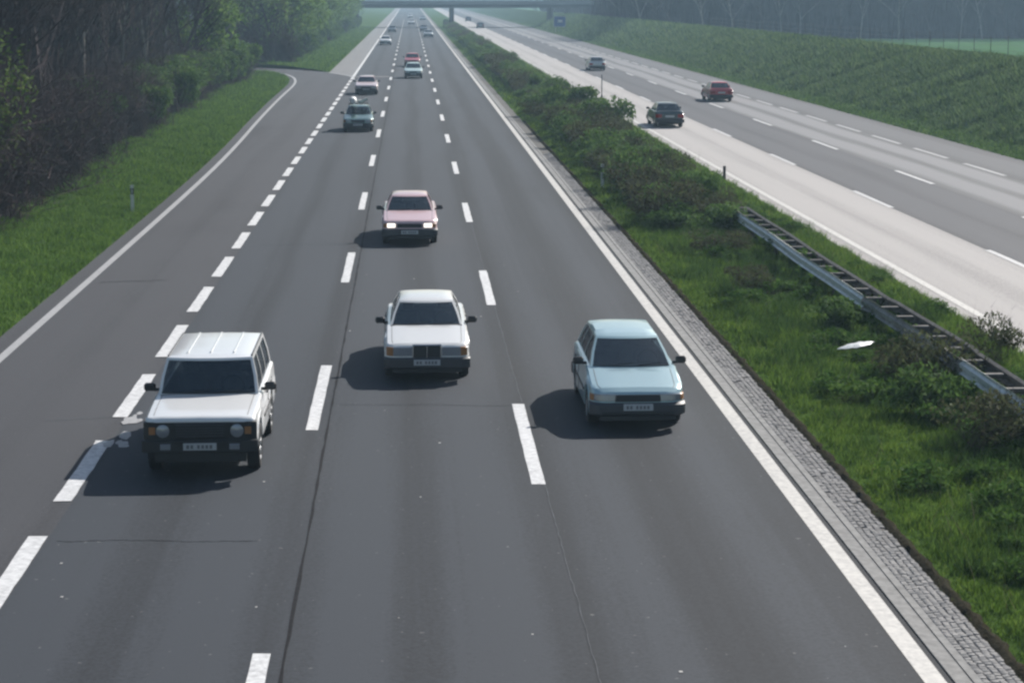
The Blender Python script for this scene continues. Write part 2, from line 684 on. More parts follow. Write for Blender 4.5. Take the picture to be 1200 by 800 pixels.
# ---- gutter and cobbles along the median
gut = struct('gutter_strip', slab(5.985, 6.10, -20, FAR, -.1, .030), 'gutter_concrete', 'narrow grey concrete gutter strip beside the edge line', 'kerb')
for x0, x1, z in ((6.105, 6.185, .022), (6.19, 6.29, .034)):
    slab(x0, x1, -20, FAR, -.1, z).build('gutter_rib', 'gutter_concrete', gut)
cobs = struct('cobble_bed', slab(6.292, 6.76, -20, FAR, -.1, .014), 'joint_dirt', 'strip of small grey paving cobbles along the median grass', 'kerb')


def cobble_geo(mb, cx, cy, z, sx, sy, j):
    hx, hy = sx / 2, sy / 2
    r = lambda a: random.uniform(-a, a)
    bot = [(-hx, -hy), (hx, -hy), (hx, hy), (-hx, hy)]
    vs = [(cx + a + r(j), cy + b + r(j), 0.0) for a, b in bot]
    vs += [(cx + a + r(j), cy + b + r(j), z - .008) for a, b in bot]
    vs += [(cx + a * .74 + r(j), cy + b * .74 + r(j), z + r(.004)) for a, b in bot]
    fs = [(8, 9, 10, 11)]
    for k in range(4):
        k2 = (k + 1) % 4
        fs += [(k, k2, 4 + k2, 4 + k), (4 + k, 4 + k2, 8 + k2, 8 + k)]
    mb.add(vs, fs)


cob_meshes = []
for k in range(8):
    mb = MB()
    cobble_geo(mb, 0, 0, random.uniform(.030, .040), .084, .084, .005)
    cob_meshes.append(mb.mesh('cobble', 'cobblestone', 40))
ROW = .091
y, n = 20.4, 0
while n < 300:
    for k in range(5):
        link('cobble', random.choice(cob_meshes), cobs, (6.338 + k * .091 + random.uniform(-.008, .008), y + (.045 if k % 2 else 0) + random.uniform(-.008, .008), .002),
             random.choice((0, PI / 2, PI, -PI / 2)) + random.uniform(-.1, .1))
        n += 1
    y += ROW
mb = MB()
while y < 95:
    for k in range(5):
        if random.random() < .97:
            cobble_geo(mb, 6.338 + k * .091 + random.uniform(-.006, .006), y + (.045 if k % 2 else 0), random.uniform(.028, .040), .084, .084, .006)
    y += ROW
o = mb.build('cobbles', 'cobblestone', cobs)
o['kind'] = 'stuff'

# ------------------------------------------------------------------ terrain
def hnoise(x, y, s, seed=0):
    return (math.sin(x * 1.7 * s + seed) * math.cos(y * 1.3 * s + seed * 2.1) + .6 * math.sin(x * 3.1 * s + y * 2.3 * s + seed) + .4 * math.cos(y * 5.3 * s - x * 4.1 * s + seed)) / 2


def median_z(x, y):
    f = min(max((x - 6.75) / .5, 0), 1) * min(max((12.97 - x) / .5, 0), 1)
    return .0 + f * (.07 + .05 * hnoise(x, y, .9, 3) + .04 * hnoise(x, y, 2.7, 5))


def verge_z(x, y, xe):
    d = max(xe - x, 0)
    f = min(d / .6, 1)
    return -.02 + f * (.05 + .05 * hnoise(x, y, .8, 1) + .03 * hnoise(x, y, 2.4, 9)) + min(d, 8) * .035


ys = np.unique(np.concatenate([np.arange(8, 110, .5), np.arange(110, 420, 3), np.arange(420, FAR, 40), [FAR]]))
xs = np.linspace(6.745, 12.97, 20)
struct('median_strip', MB().grid([[(x + (.05 * hnoise(y, y, 1.7) if i == 0 else 0), y, median_z(x, y) + (.02 if i == 0 else 0)) for i, x in enumerate(xs)] for y in ys]), 'turf',
       'bumpy grass median between the two carriageways', 'median', 60)


rows = []
for y in np.arange(16, 120, .12):
    rows.append([(6.73 + random.uniform(-.03, .02), y, .030), (6.79 + random.uniform(-.03, .03), y, .075 + random.uniform(-.02, .03)), (6.86 + .06 * hnoise(y, y * 1.3, 2.1, 3) + random.uniform(-.04, .04), y, .08), (6.93 + .08 * hnoise(y, y * 1.3, 2.1, 3), y, .02)])
struct('soil_edge', MB().grid(rows), 'soil', 'ragged dark soil edge between cobbles and median grass', 'soil', 60)


def left_edge(y):
    P = NE_out
    for a, b in zip(P[:-1], P[1:]):
        if a[1] <= y <= b[1]:
            f = (y - a[1]) / max(b[1] - a[1], 1e-6)
            return a[0] + (b[0] - a[0]) * f
    return P[-1][0] if y > P[-1][1] else P[0][0]


rows = []
for y in np.concatenate([np.arange(10, 175, .8), np.arange(175, 222, 1.0)]):
    xe = left_edge(y) + .05
    rows.append([(xe - d, y, verge_z(xe - d, y, xe)) for d in (0, .3, .6, 1, 1.5, 2, 2.6, 3.3, 4.1, 5, 6, 7.5, 9, 12, 18, 30, 60)])
struct('grass_verge', MB().grid(rows), 'turf', 'green grass verge between the slip road and the dark wood', 'verge', 60)


def ramp_far(x):
    P = FE[34:]
    for a, b in zip(P[:-1], P[1:]):
        if b[0] <= x <= a[0]:
            f = (a[0] - x) / max(a[0] - b[0], 1e-6)
            return a[1] + (b[1] - a[1]) * f
    return P[-1][1]


rows = []
for f in [i / 60 for i in range(61)]:
    r = []
    for x in (-7.93, -8.4, -9, -10, -11, -12.5, -14, -17, -22, -30, -36, -60):
        ys_ = ramp_far(max(x, -35.9)) if x > -36 else 228 + (-36 - x) * .5
        y = ys_ + .1 + f ** 2.2 * (FAR - ys_)
        d = -7.93 - x
        r.append((x, y, -.02 + min(d, .6) * .1 + min(d, 9) * .05 + .05 * hnoise(x, y, .5, 4) * min(d, 1)))
    rows.append(r)
struct('far_verge', MB().grid(rows), 'turf', 'grass verge beyond the junction, left of the pale hard shoulder', 'verge', 60)

# leaf litter below the wood
rows = []
for y in np.arange(48, 198, 1.5):
    xe = left_edge(y) + .05
    w0 = 4.6 + 1.2 * hnoise(y, y, .25, 2) - max(0, (y - 150) * .03)
    rows.append([(xe - w0 - d, y, verge_z(xe - w0 - d, y, xe) + .06) for d in (0, .6, 1.4, 2.4, 4, 6, 9, 13, 20, 32, 52)])
struct('woodland_floor', MB().grid(rows), 'woodland_floor', 'dark leaf litter under the bare wood', 'ground', 60)


def crest(y):
    return max(2.0, 3.62 - max(0, y - 110) * .0018)


def berm_z(x, y):
    c = crest(y)
    d = x - 28.15
    if d < 0:
        return -.02
    if d < 1.6:
        z = d * .10
    elif d < 9.0:
        u = (d - 1.6) / 7.4
        z = .16 + (c - .16) * (u * .92 + .08 * math.sin(u * PI / 2))
    elif d < 10.5:
        z = c
    else:
        z = c - (d - 10.5) / 9 * (c - .2)
    z = max(z, .2 if d > 10 else -.02)
    return z + min(d * .3, 1) * (.10 * hnoise(x, y, .55, 6) + .06 * hnoise(x, y, 1.6, 8))


bys = np.unique(np.concatenate([np.arange(40, 260, 1.5), np.arange(260, 520, 6), np.arange(520, FAR + 1, 60)]))
bxs = [28.15, 28.6, 29.2, 29.8, 30.5, 31.2, 32, 32.8, 33.6, 34.4, 35.2, 36, 36.6, 37.2, 37.9, 38.7, 40, 42, 45, 48]
struct('embankment', MB().grid([[(x, y, berm_z(x, y)) for x in bxs] for y in bys]), 'slope_turf',
       'rough dark green grass embankment right of the opposite carriageway', 'embankment', 60)
struct('field', sheet(46, 900, -50, 900, -.10), 'field', 'bright green field beyond the wire fence', 'field')

# ------------------------------------------------------------------ grass
def blades(P, h, wd, lean, tufty=None):
    n = len(P)
    a = RNG.uniform(0, 2 * PI, n)
    la = RNG.uniform(0, 2 * PI, n)
    hh = h * RNG.uniform(.55, 1.35, n)
    if tufty is not None:
        hh = hh * tufty
    ww = wd * RNG.uniform(.6, 1.3, n)
    ll = lean * RNG.uniform(.2, 1.2, n) * hh
    dx, dy = np.cos(a) * ww / 2, np.sin(a) * ww / 2
    V = np.zeros((n, 3, 3))
    V[:, 0] = P - np.stack([dx, dy, np.zeros(n)], 1)
    V[:, 1] = P + np.stack([dx, dy, np.zeros(n)], 1)
    V[:, 2] = P + np.stack([np.cos(la) * ll, np.sin(la) * ll, hh], 1)
    return V


def scatter(n, x0, x1, y0, y1, zf, yp=1.0):
    x = RNG.uniform(x0, x1, n)
    y = y0 + (y1 - y0) * RNG.uniform(0, 1, n) ** yp
    z = np.array([zf(a, b) for a, b in zip(x, y)])
    return np.stack([x, y, z - .01], 1)


def tuft_f(P, s, seed, lo=.5, hi=1.8):
    v = np.sin(P[:, 0] * 1.9 * s + seed) * np.cos(P[:, 1] * 1.5 * s + seed) + .7 * np.sin(P[:, 0] * 4.3 * s + P[:, 1] * 3.7 * s + seed) + .5 * np.cos(P[:, 1] * 7.9 * s - P[:, 0] * 6.3 * s)
    return lo + (hi - lo) * np.clip(v * .3 + .5, 0, 1)


parts = []
for n, y0, y1, h, wd in ((120000, 19, 36, .10, .016), (110000, 36, 65, .12, .022), (70000, 65, 130, .15, .035), (40000, 130, 320, .2, .07)):
    P = scatter(n, 6.74, 12.95, y0, y1, median_z)
    edge = np.clip((P[:, 0] - 6.6) / .5, .45, 1)
    parts.append(blades(P, h, wd, .8, tuft_f(P, 1.0, 2) * edge))
tag(link('median_grass', soup('median_grass', np.concatenate(parts), 'grass_blade', 3)), 'short uneven green grass growing on the median', 'grass', kind='stuff')

parts = []
for n, y0, y1, h, wd in ((90000, 40, 80, .12, .028), (70000, 80, 130, .15, .04), (40000, 130, 197, .18, .06)):
    y = RNG.uniform(y0, y1, n)
    xe = np.array([left_edge(v) for v in y])
    x = xe - .02 - RNG.uniform(0, 1, n) ** 1.15 * 7.5
    P = np.stack([x, y, [verge_z(a, b, c) for a, b, c in zip(x, y, xe)]], 1)
    parts.append(blades(P, h, wd, .8, tuft_f(P, .8, 4, .5, 1.7)))
n = 30000
x = -7.95 - RNG.uniform(0, 1, n) * 7
y = np.array([ramp_far(v) for v in x]) + .3 + RNG.uniform(0, 1, n) ** 1.5 * 260
P = np.stack([x, y, .02 + np.minimum(-7.93 - x, 9) * .05], 1)
parts.append(blades(P, .22, .09, .8, tuft_f(P, .5, 4)))
tag(link('verge_grass', soup('verge_grass', np.concatenate(parts), 'verge_blade', 3)), 'short green grass growing on the left verge', 'grass', kind='stuff')

parts = []
for n, x0, x1, y0, y1, h, wd in ((90000, 28.2, 38.7, 75, 150, .30, .07), (70000, 28.2, 38.7, 150, 260, .36, .11), (35000, 28.2, 38.7, 260, 470, .4, .2)):
    P = scatter(n, x0, x1, y0, y1, berm_z)
    parts.append(blades(P, h, wd, 1.3, tuft_f(P, .45, 1, .35, 1.7) * np.clip((P[:, 0] - 28) / 2.5, .35, 1) * np.clip((39.6 - P[:, 0]) / 3, .4, 1)))
tag(link('embankment_grass', soup('embankment_grass', np.concatenate(parts), 'slope_blade', 3)), 'rough matted grass growing on the embankment slope', 'grass', kind='stuff')
P = scatter(26000, 28.15, 30.2, 80, 300, berm_z)
tag(link('embankment_foot_grass', soup('embankment_foot_grass', blades(P, .16, .06, .8), 'verge_blade', 3)), 'brighter green grass strip at the foot of the embankment', 'grass', kind='stuff')

# taller, darker tussocks and dry stalks break up the median turf
cx = np.concatenate([RNG.uniform(7.3, 10.0, 150), RNG.uniform(11.1, 12.6, 40), RNG.uniform(9.2, 11.0, 60)])
cy = np.concatenate([24 + RNG.uniform(0, 1, 150) * 44, 26 + RNG.uniform(0, 1, 40) * 60, 26 + RNG.uniform(0, 1, 60) * 40])
nb = 170
sp_ = np.repeat(RNG.uniform(.10, .34, len(cx)), nb)
px_ = np.repeat(cx, nb) + RNG.normal(0, 1, len(cx) * nb) * sp_
py_ = np.repeat(cy, nb) + RNG.normal(0, 1, len(cx) * nb) * sp_ * 1.4
hh_ = np.repeat(RNG.uniform(.6, 1.5, len(cx)), nb)
P = np.stack([px_, py_, np.full(len(px_), .04)], 1)
P = P[(px_ > 6.95) & (px_ < 12.9)]
hh_ = hh_[(px_ > 6.95) & (px_ < 12.9)]
tag(link('tussock_grass', soup('tussock_grass', blades(P, .26, .022, .8, hh_), 'tussock_blade', 3)), 'taller dark green grass tussocks scattered over the median', 'grass', kind='stuff')
n = 900
P = np.stack([RNG.uniform(7.2, 12.7, n), 22 + RNG.uniform(0, 1, n) * 60, np.full(n, .05)], 1)
tag(link('dry_stalks', soup('dry_stalks', blades(P, .42, .012, .7), 'dry_blade', 3)), 'thin dry straw-coloured stalks among the median grass', 'grass', kind='stuff')

# ------------------------------------------------------------------ plants
def leaf_quads(C, size, n_per=None):
    n = len(C)
    V = np.zeros((n, 4, 3))
    a = RNG.normal(size=(n, 3))
    a /= np.linalg.norm(a, axis=1)[:, None]
    b = RNG.normal(size=(n, 3))
    b -= (b * a).sum(1)[:, None] * a
    b /= np.linalg.norm(b, axis=1)[:, None]
    s = (size * RNG.uniform(.5, 1.4, n))[:, None]
    V[:, 0] = C - a * s
    V[:, 1] = C - b * s * .45 + a * s * .1
    V[:, 2] = C + a * s
    V[:, 3] = C + b * s * .45 + a * s * .1
    return V


def twig_tris(A, B, wd):
    """thin tapering slivers from points A to points B"""
    n = len(A)
    d = B - A
    r = RNG.normal(size=(n, 3))
    s = np.cross(d, r)
    s /= np.linalg.norm(s, axis=1)[:, None] + 1e-9
    s *= (wd * RNG.uniform(.6, 1.4, n))[:, None]
    V = np.zeros((n, 3, 3))
    V[:, 0] = A - s / 2
    V[:, 1] = A + s / 2
    V[:, 2] = B
    return V


class Tree:
    def __init__(s, seed, height, rad, spread, levels, nb, twigs, twig_len, twig_w, leaf=0, leaf_size=.1, first=.25, side=5):
        rs = random.Random(seed)
        s.trunk, s.limbs = MB(), MB()
        s.tips = []

        def grow(p, d, ln, r, lv, mb):
            seg = 4 if lv < 2 else 3
            pts, rr = [p], [r]
            q = p
            for i in range(seg):
                d = (d + Vector((rs.gauss(0, .12), rs.gauss(0, .12), rs.gauss(0, .06) + (.05 if lv else .0)))).normalized()
                q = q + d * (ln / seg)
                pts.append(q)
                rr.append(r * (1 - .75 * (i + 1) / seg))
            mb.tube(pts, rr, side if lv == 0 else 3, cap=False)
            if lv >= levels:
                for k in range(len(pts)):
                    s.tips.append((pts[k], d))
                return
            k = nb[lv]
            for i in range(k):
                f = first + (1 - first) * (i + rs.random()) / k if lv == 0 else .2 + .8 * (i + rs.random()) / k
                f = min(f, .98)
                j = int(f * seg)
                bp = pts[j].lerp(pts[j + 1], f * seg - j)
                ang = rs.uniform(0, 2 * PI)
                tilt = rs.uniform(.45, 1.05) * spread
                ax = d.cross(Vector((math.cos(ang), math.sin(ang), .2))).normalized()
                nd = (Matrix.Rotation(tilt, 3, ax) @ d).normalized()
                grow(bp, nd, ln * rs.uniform(.38, .58) * (1.15 - .45 * f), max(r * (1 - .75 * f) * .55, .012), lv + 1, s.limbs)

        grow(Vector((0, 0, -.1)), Vector((rs.gauss(0, .04), rs.gauss(0, .04), 1)).normalized(), height, rad, 0, s.trunk)
        T = np.array([t[0] for t in s.tips])
        D = np.array([t[1] for t in s.tips])
        idx = RNG.integers(0, len(T), twigs)
        A = T[idx]
        dirs = D[idx] + RNG.normal(size=(twigs, 3)) * .65
        dirs /= np.linalg.norm(dirs, axis=1)[:, None]
        B = A + dirs * (twig_len * RNG.uniform(.4, 1.3, twigs))[:, None]
        s.tw = twig_tris(A, B, twig_w)
        s.lf = None
        if leaf:
            i2 = RNG.integers(0, twigs, leaf)
            f = RNG.uniform(.2, 1.05, leaf)[:, None]
            s.lf = leaf_quads(A[i2] * (1 - f) + B[i2] * f + RNG.normal(size=(leaf, 3)) * .12, leaf_size)

    def meshes(s, bark, twig, leafm):
        out = [('trunk', s.trunk.mesh('trunk', bark, 60)), ('limbs', s.limbs.mesh('limbs', bark, 60)), ('twigs', soup('twigs', s.tw, twig, 3))]
        if s.lf is not None:
            out.append(('leaves', soup('leaves', s.lf, leafm, 4)))
        return out


def place(kind, name, loc, rz, sc, label, cat, group=None):
    e = empty(name, loc, rz, sc if isinstance(sc, tuple) else (sc,) * 3)
    for nm, me in kind:
        o_ = link(nm, me, e)
        if nm in ('twigs', 'leaves', 'limbs', 'stems'):
            o_['kind'] = 'stuff'
    return tag(e, label, cat, group)


def shrub(seed, hgt, rx, ry, stems, leaves, lsize, stem_mat, leaf_mat, stem_w=.012, lumps=6, twigs=0, low=.05):
    """low shrub: many stems from the ground, leaves clumped into uneven lobes"""
    rs = np.random.default_rng(seed)
    cen = np.stack([rs.uniform(-.6, .6, lumps) * rx, rs.uniform(-.6, .6, lumps) * ry, rs.uniform(.35, .8, lumps) * hgt], 1)
    rad = rs.uniform(.28, .55, lumps)
    A = np.stack([rs.normal(0, .22, stems) * rx, rs.normal(0, .22, stems) * ry, np.full(stems, -.03)], 1)
    k = rs.integers(0, lumps, stems)
    B = cen[k] + rs.normal(size=(stems, 3)) * np.array([rx, ry, hgt * .8]) * rad[k][:, None] * .75
    B[:, 2] = np.clip(B[:, 2], .1, hgt * 1.15)
    tw = [twig_tris(A, B, stem_w)]
    if twigs:
        i = rs.integers(0, stems, twigs)
        f = rs.uniform(.35, 1, twigs)[:, None]
        S = A[i] * (1 - f) + B[i] * f
        E_ = S + rs.normal(size=(twigs, 3)) * hgt * .16 + np.array([0, 0, hgt * .10])
        E_[:, 2] = np.maximum(E_[:, 2], .05)
        tw.append(twig_tris(S, E_, stem_w * .6))
    out = [('stems', soup('stems', np.concatenate(tw), stem_mat, 3))]
    if leaves:
        k = rs.integers(0, lumps, leaves)
        d = rs.normal(size=(leaves, 3))
        d /= np.linalg.norm(d, axis=1)[:, None]
        C = cen[k] + d * (rs.uniform(.25, 1, leaves) ** .5)[:, None] * np.array([rx, ry, hgt * .55]) * rad[k][:, None]
        C[:, 2] = np.clip(C[:, 2], low, None)
        out.append(('leaves', soup('leaves', leaf_quads(C, lsize), leaf_mat, 4)))
    return out


# --- kinds
bare = [Tree(s, random.uniform(10, 13), random.uniform(.11, .17), .75, 3, (16, 6, 4), 1500, .75, .022).meshes('bark_dark', 'twig', None) for s in (1, 2, 3, 4)]
pale = [Tree(s, random.uniform(11, 13), .13, .6, 3, (12, 5, 3), 700, .7, .02, first=.4).meshes('bark_pale', 'twig', None) for s in (11, 12)]
leafed = [Tree(s, 8.5, .15, .9, 3, (16, 6, 4), 1200, .8, .02, 6500, .19, first=.05).meshes('bark_dark', 'twig', 'tree_leaf') for s in (21, 22)]
round_tree = Tree(33, 7.2, .2, 1.0, 3, (20, 6, 4), 2600, .8, .035, 2600, .16, first=.02).meshes('bark_dark', 'twig', 'tree_leaf')
sapling = Tree(41, 3.1, .06, 1.0, 2, (16, 5), 600, .4, .014, 420, .06, first=.30).meshes('bark_dark', 'twig', 'weed_leaf')
thicket = [shrub(50 + i, 4.2, 2.3, 2.1, 420, 200, .07, 'twig', 'russet_leaf', .035, 10, 2600) for i in range(3)]
greenb = [shrub(60 + i, 2.9, 2.1, 1.9, 120, 3400, .12, 'twig', 'shrub_leaf', .03, 9, 500) for i in range(3)]
spring = [shrub(71, 4.2, 1.6, 1.5, 120, 3000, .065, 'twig', 'spring_leaf', .04, 10, 500)]
med_green = [shrub(80 + i, 1.25, 1.3, 1.5, 70, 2600, .075, 'twig', 'shrub_leaf', .012, 10, 160) for i in range(3)]
med_brown = [shrub(90 + i, 1.2, 1.3, 1.6, 150, 1500, .06, 'twig', 'russet_leaf', .014, 9, 450) for i in range(3)]
weed = [shrub(100 + i, .55, .7, .7, 60, 620, .05, 'twig', 'weed_leaf', .012, 7, 120, .02) for i in range(3)]
far_tree = [Tree(s, random.uniform(13, 17), .2, .7, 2, (18, 7), 900, 1.6, .10).meshes('bark_pale' if s % 2 else 'bark_dark', 'twig_far', None) for s in (111, 112, 113)]

# --- wood on the left
def wood_edge(y):
    return left_edge(y) - (5.2 + 1.0 * hnoise(y, y, .25, 2) - max(0, (y - 150) * .045))


G_WOOD = 'trees of the bare wood on the left'
n_t = 0
rs = random.Random(5)
cand = []
for _ in range(2600):
    y = rs.uniform(56, 192)
    lim = -.245 * y - 4
    x0 = wood_edge(y) - 1.4
    x = x0 - rs.random() ** 1.3 * 22
    if x < lim:
        continue
    if y > 186 + (x + 12) * -.2:
        continue
    if all((x - a) ** 2 + (y - b) ** 2 > (2.1 + .10 * (x0 - x)) ** 2 for a, b in cand):
        cand.append((x, y))
cand.sort(key=lambda c: c[1])
n_wood = 0
for x, y in cand[:130]:
    z = .3
    if n_wood % 6 == 3:
        place(pale[n_wood % 2], 'bare_tree', (x, y, z), rs.uniform(0, 6), rs.uniform(.85, 1.15), 'tall bare tree with a pale grey trunk in the wood by the slip road', 'tree', 'pale trunked trees of the wood')
    elif y > 150 and n_wood % 3 != 1:
        place(leafed[n_wood % 2], 'leafing_tree', (x, y, z), rs.uniform(0, 6), rs.uniform(.8, 1.1), 'tree coming into thin green leaf at the far end of the left wood', 'tree', 'leafing trees at the far end of the wood')
    else:
        place(bare[n_wood % 4], 'bare_tree', (x, y, z), rs.uniform(0, 6), rs.uniform(.8, 1.15), 'bare dark purplish brown tree in the dense wood left of the slip road', 'tree', G_WOOD)
    n_wood += 1

# edge thicket
y = 58.0
k = 0
while y < 190:
    x = wood_edge(y)
    for row in range(3):
        xx = x - row * 2.3 - rs.uniform(0, 1.0)
        yy = y + rs.uniform(-1, 1)
        if xx < -.245 * yy - 3:
            continue
        green = (yy > 118 and rs.random() < .8) or (yy > 95 and row == 0 and rs.random() < .35)
        if green:
            place(greenb[k % 3], 'green_bush', (xx, yy, .2), rs.uniform(0, 6), rs.uniform(.8, 1.2), 'green leafing bush at the road side of the wood before the slip road bend', 'bush', 'green bushes along the wood edge')
        else:
            place(thicket[k % 3], 'bare_bush', (xx, yy, .2), rs.uniform(0, 6), rs.uniform(.75, 1.2), 'leafless brown bush in the thicket along the edge of the left wood', 'bush', 'leafless bushes along the wood edge')
        k += 1
    y += 2.6

place(spring[0], 'spring_bush', (-14.1, 66.5, .1), 1.0, 1.45, 'yellow-green leafing tall bush at the left margin of the view', 'bush')
place(thicket[0], 'bare_bush', (-14.6, 72.0, .2), 2.0, .8, 'bare brushy bush right behind the yellow-green bush at the left margin', 'bush')
place(sapling, 'young_tree', (-14.6, 91.0, .15), .4, 1.0, 'small dark young tree on a thin trunk standing out on the grass verge', 'tree')

# --- beyond the junction
place(round_tree, 'round_tree', (-15.2, 220, .3), .5, (1.15, 1.15, 1.1), 'large rounded grey-brown tree thicket with green margins just beyond the slip road mouth', 'tree')
for i_, (x, y, s_, w_) in enumerate(((-13.6, 215.5, 1.05, 'right'), (-16.2, 216.5, 1.25, 'middle'), (-18.6, 218.5, 1.3, 'left'))):
    place(thicket[i_], 'bare_bush', (x, y, .2), i_ * 2.0, s_, 'grey-brown bush at the foot of the large rounded tree, %s one of three' % w_, 'bush', 'bushes under the rounded tree')
place(leafed[0], 'leafing_tree', (-18.5, 228, .3), 2.5, 1.0, 'hazy green tree half hidden left of the large rounded tree', 'tree')
place(leafed[1], 'leafing_tree', (-13.6, 236, .3), 4.1, .9, 'green tree close behind the right side of the large rounded tree', 'tree')
k = 0
for y in range(232, 480, 9):
    for row in range(3):
        x = -14.2 - row * 4.2 - rs.uniform(0, 2) + (y - 232) * .004
        kd = (leafed[0], leafed[1], bare[1])[k % 3]
        place(kd, 'far_roadside_tree', (x, y + rs.uniform(-3, 3), .3), rs.uniform(0, 6), rs.uniform(.75, 1.05), 'hazy roadside tree in the belt running to the overpass on the left', 'tree', 'trees in the left belt towards the overpass')
        if row == 0:
            place(greenb[k % 3], 'far_roadside_bush', (-12.6 - rs.uniform(0, 1.2), y + rs.uniform(-3, 3), .2), rs.uniform(0, 6), rs.uniform(.7, 1.1), 'hazy green bush along the verge between junction and overpass', 'bush', 'bushes along the left verge towards the overpass')
        k += 1
for x, y, s_ in ((-22, 204, 1.0), (-20.5, 226, 1.1), (-26, 231, 1.2), (-26, 205.5, 1.1), (-31, 236, 1.2), (-30, 207, 1.2)):
    place(greenb[int(y) % 3], 'green_bush', (x, y, .2), y, s_ * 1.3, 'green bush beside the slip road where it disappears behind the wood', 'bush', 'bushes beside the vanishing slip road')

# --- median plants
place(med_brown[0], 'median_shrub', (8.5, 49.0, .05), .3, (.62, .62, .7), 'small dark twiggy shrub alone in the grass left of the guardrail', 'shrub')
place(med_brown[1], 'median_shrub', (9.75, 36.9, .05), 1.3, (.8, .8, .95), 'brown-green shrub in front of the dull guardrail section, next to the white litter', 'shrub')
place(med_brown[2], 'median_shrub', (9.3, 31.6, .05), 2.3, (.75, .8, .85), 'dark dense shrub lowest at the right margin in front of the guardrail', 'shrub')
place(med_green[0], 'median_shrub', (9.3, 34.6, .05), 2.3, (.6, .7, .8), 'green shrub between the two dark shrubs in front of the guardrail', 'shrub')
place(med_green[1], 'median_shrub', (9.55, 44.0, .05), 3.3, (.5, .9, .6), 'low green shrub leaning on the middle of the guardrail', 'shrub')
place(med_brown[0], 'median_shrub', (9.0, 56.5, .05), 4.3, (.8, .8, .7), 'low brownish shrub just before the start of the guardrail', 'shrub')
place(med_brown[1], 'median_shrub', (11.9, 39.5, .05), 5.0, (.45, .5, .9), 'thin bare stalky shrub between guardrail and concrete lane', 'shrub')
ONES = ['first', 'second', 'third', 'fourth', 'fifth', 'sixth', 'seventh', 'eighth', 'ninth', 'tenth', 'eleventh', 'twelfth', 'thirteenth', 'fourteenth', 'fifteenth', 'sixteenth', 'seventeenth', 'eighteenth', 'nineteenth', 'twentieth']
k, row = 0, 0
y = 63.0
while y < 480:
    f = 1 + max(0, y - 80) / 90
    for j, sx in enumerate((-1.05, .35, 1.45)):
        x = 9.55 + sx + rs.uniform(-.3, .3)
        yy = y + rs.uniform(-.7, .7)
        brown = rs.random() < .38
        kd = (med_brown if brown else med_green)[k % 3]
        sc = rs.uniform(.75, 1.15) * (1, 1, .58)[j]
        k += 1
        if j == 2 and rs.random() < .4:
            continue
        word = 'brown twiggy' if brown else 'green leafy'
        if row < 20:
            lab = '%s shrub on the %s of the median belt, %s row beyond the guardrail' % (word, ('left side', 'middle', 'right side')[j], ONES[row])
        else:
            lab = '%s shrub in the far part of the median belt towards the overpass' % word
        place(kd, 'median_shrub', (x, yy, .04), rs.uniform(0, 6) if f < 1.6 else rs.choice((0, PI)), (sc, sc * f, sc * (rs.uniform(.85, 1.5) if j < 2 else rs.uniform(.7, 1.0))), lab, 'shrub', 'brown shrubs of the median belt' if brown else 'green shrubs of the median belt')
    y += 2.15 * f
    row += 1
for i in range(34):
    place(weed[i % 3], 'weed_clump', (10.6 + rs.uniform(-.2, .25), 26 + i * 1.15, .05), rs.uniform(0, 6), (rs.uniform(.45, .65), .8, rs.uniform(.7, 1.35)), 'green weed clump growing between the two beams of the guardrail, %s from the viewer' % ONES[min(i, 19)], 'weed', 'weeds inside the guardrail')
for i in range(60):
    x, y = rs.uniform(7.6, 12.4), 24 + rs.random() * 42
    if 10.0 < x < 11.1:
        x -= 1.6
    place(weed[i % 3], 'weed_clump', (x, y, .03), rs.uniform(0, 6), rs.uniform(.45, .95), 'low leafy green weed clump among the median grass around the guardrail', 'weed', 'weed clumps on the median')

# ------------------------------------------------------------------ wood beyond the field on the right
G_FW = 'hazy trees of the wood beyond the field'
k = 0
for row in range(3):
    x = 40.0
    while x < 175:
        yy = 345 + row * 14 + rs.uniform(-6, 6) + (x - 100) * .05
        place(far_tree[k % 3], 'distant_tree', (x, yy, -.1), rs.uniform(0, 6), rs.uniform(.8, 1.1), 'hazy bare tree in the wood beyond the green field and wire fence', 'tree', G_FW)
        x += rs.uniform(3.5, 6)
        k += 1
# undergrowth and depth of that wood, one mass of twigs
n = 110000
x = RNG.uniform(38, 190, n)
y = 350 + RNG.uniform(0, 1, n) ** 1.4 * 70
A = np.stack([x, y, np.full(n, -.1)], 1)
B = A + np.stack([RNG.normal(0, .8, n), RNG.normal(0, .8, n), RNG.uniform(2, 11, n)], 1)
tag(link('distant_undergrowth', soup('distant_undergrowth', twig_tris(A, B, .26), 'twig_far', 3)), 'blue-grey hazy undergrowth of the wood behind the field', 'undergrowth', kind='stuff')
# wood between motorway embankment and bridge, and the far horizon woods
n = 50000
x = np.concatenate([RNG.uniform(44, 120, n // 2), RNG.uniform(-900, 900, n // 2)])
y = np.concatenate([420 + RNG.uniform(0, 260, n // 2), 1250 + RNG.uniform(0, 200, n // 2)])
A = np.stack([x, y, np.full(n, -.2)], 1)
B = A + np.stack([RNG.normal(0, 2, n), RNG.normal(0, 2, n), RNG.uniform(3, 13, n)], 1)
tag(link('horizon_woods', soup('horizon_woods', twig_tris(A, B, np.where(y > 1000, 1.4, .45)), 'twig_far', 3)), 'pale bluish far woods along the horizon', 'wood', kind='stuff')

# ------------------------------------------------------------------ guardrail
def w_profile(side):
    pr = [(0, .155), (.055, .12), (.055, .075), (.0, .035), (.0, -.035), (.055, -.075), (.055, -.12), (0, -.155)]
    return [(side * (-a), b) for a, b in pr]


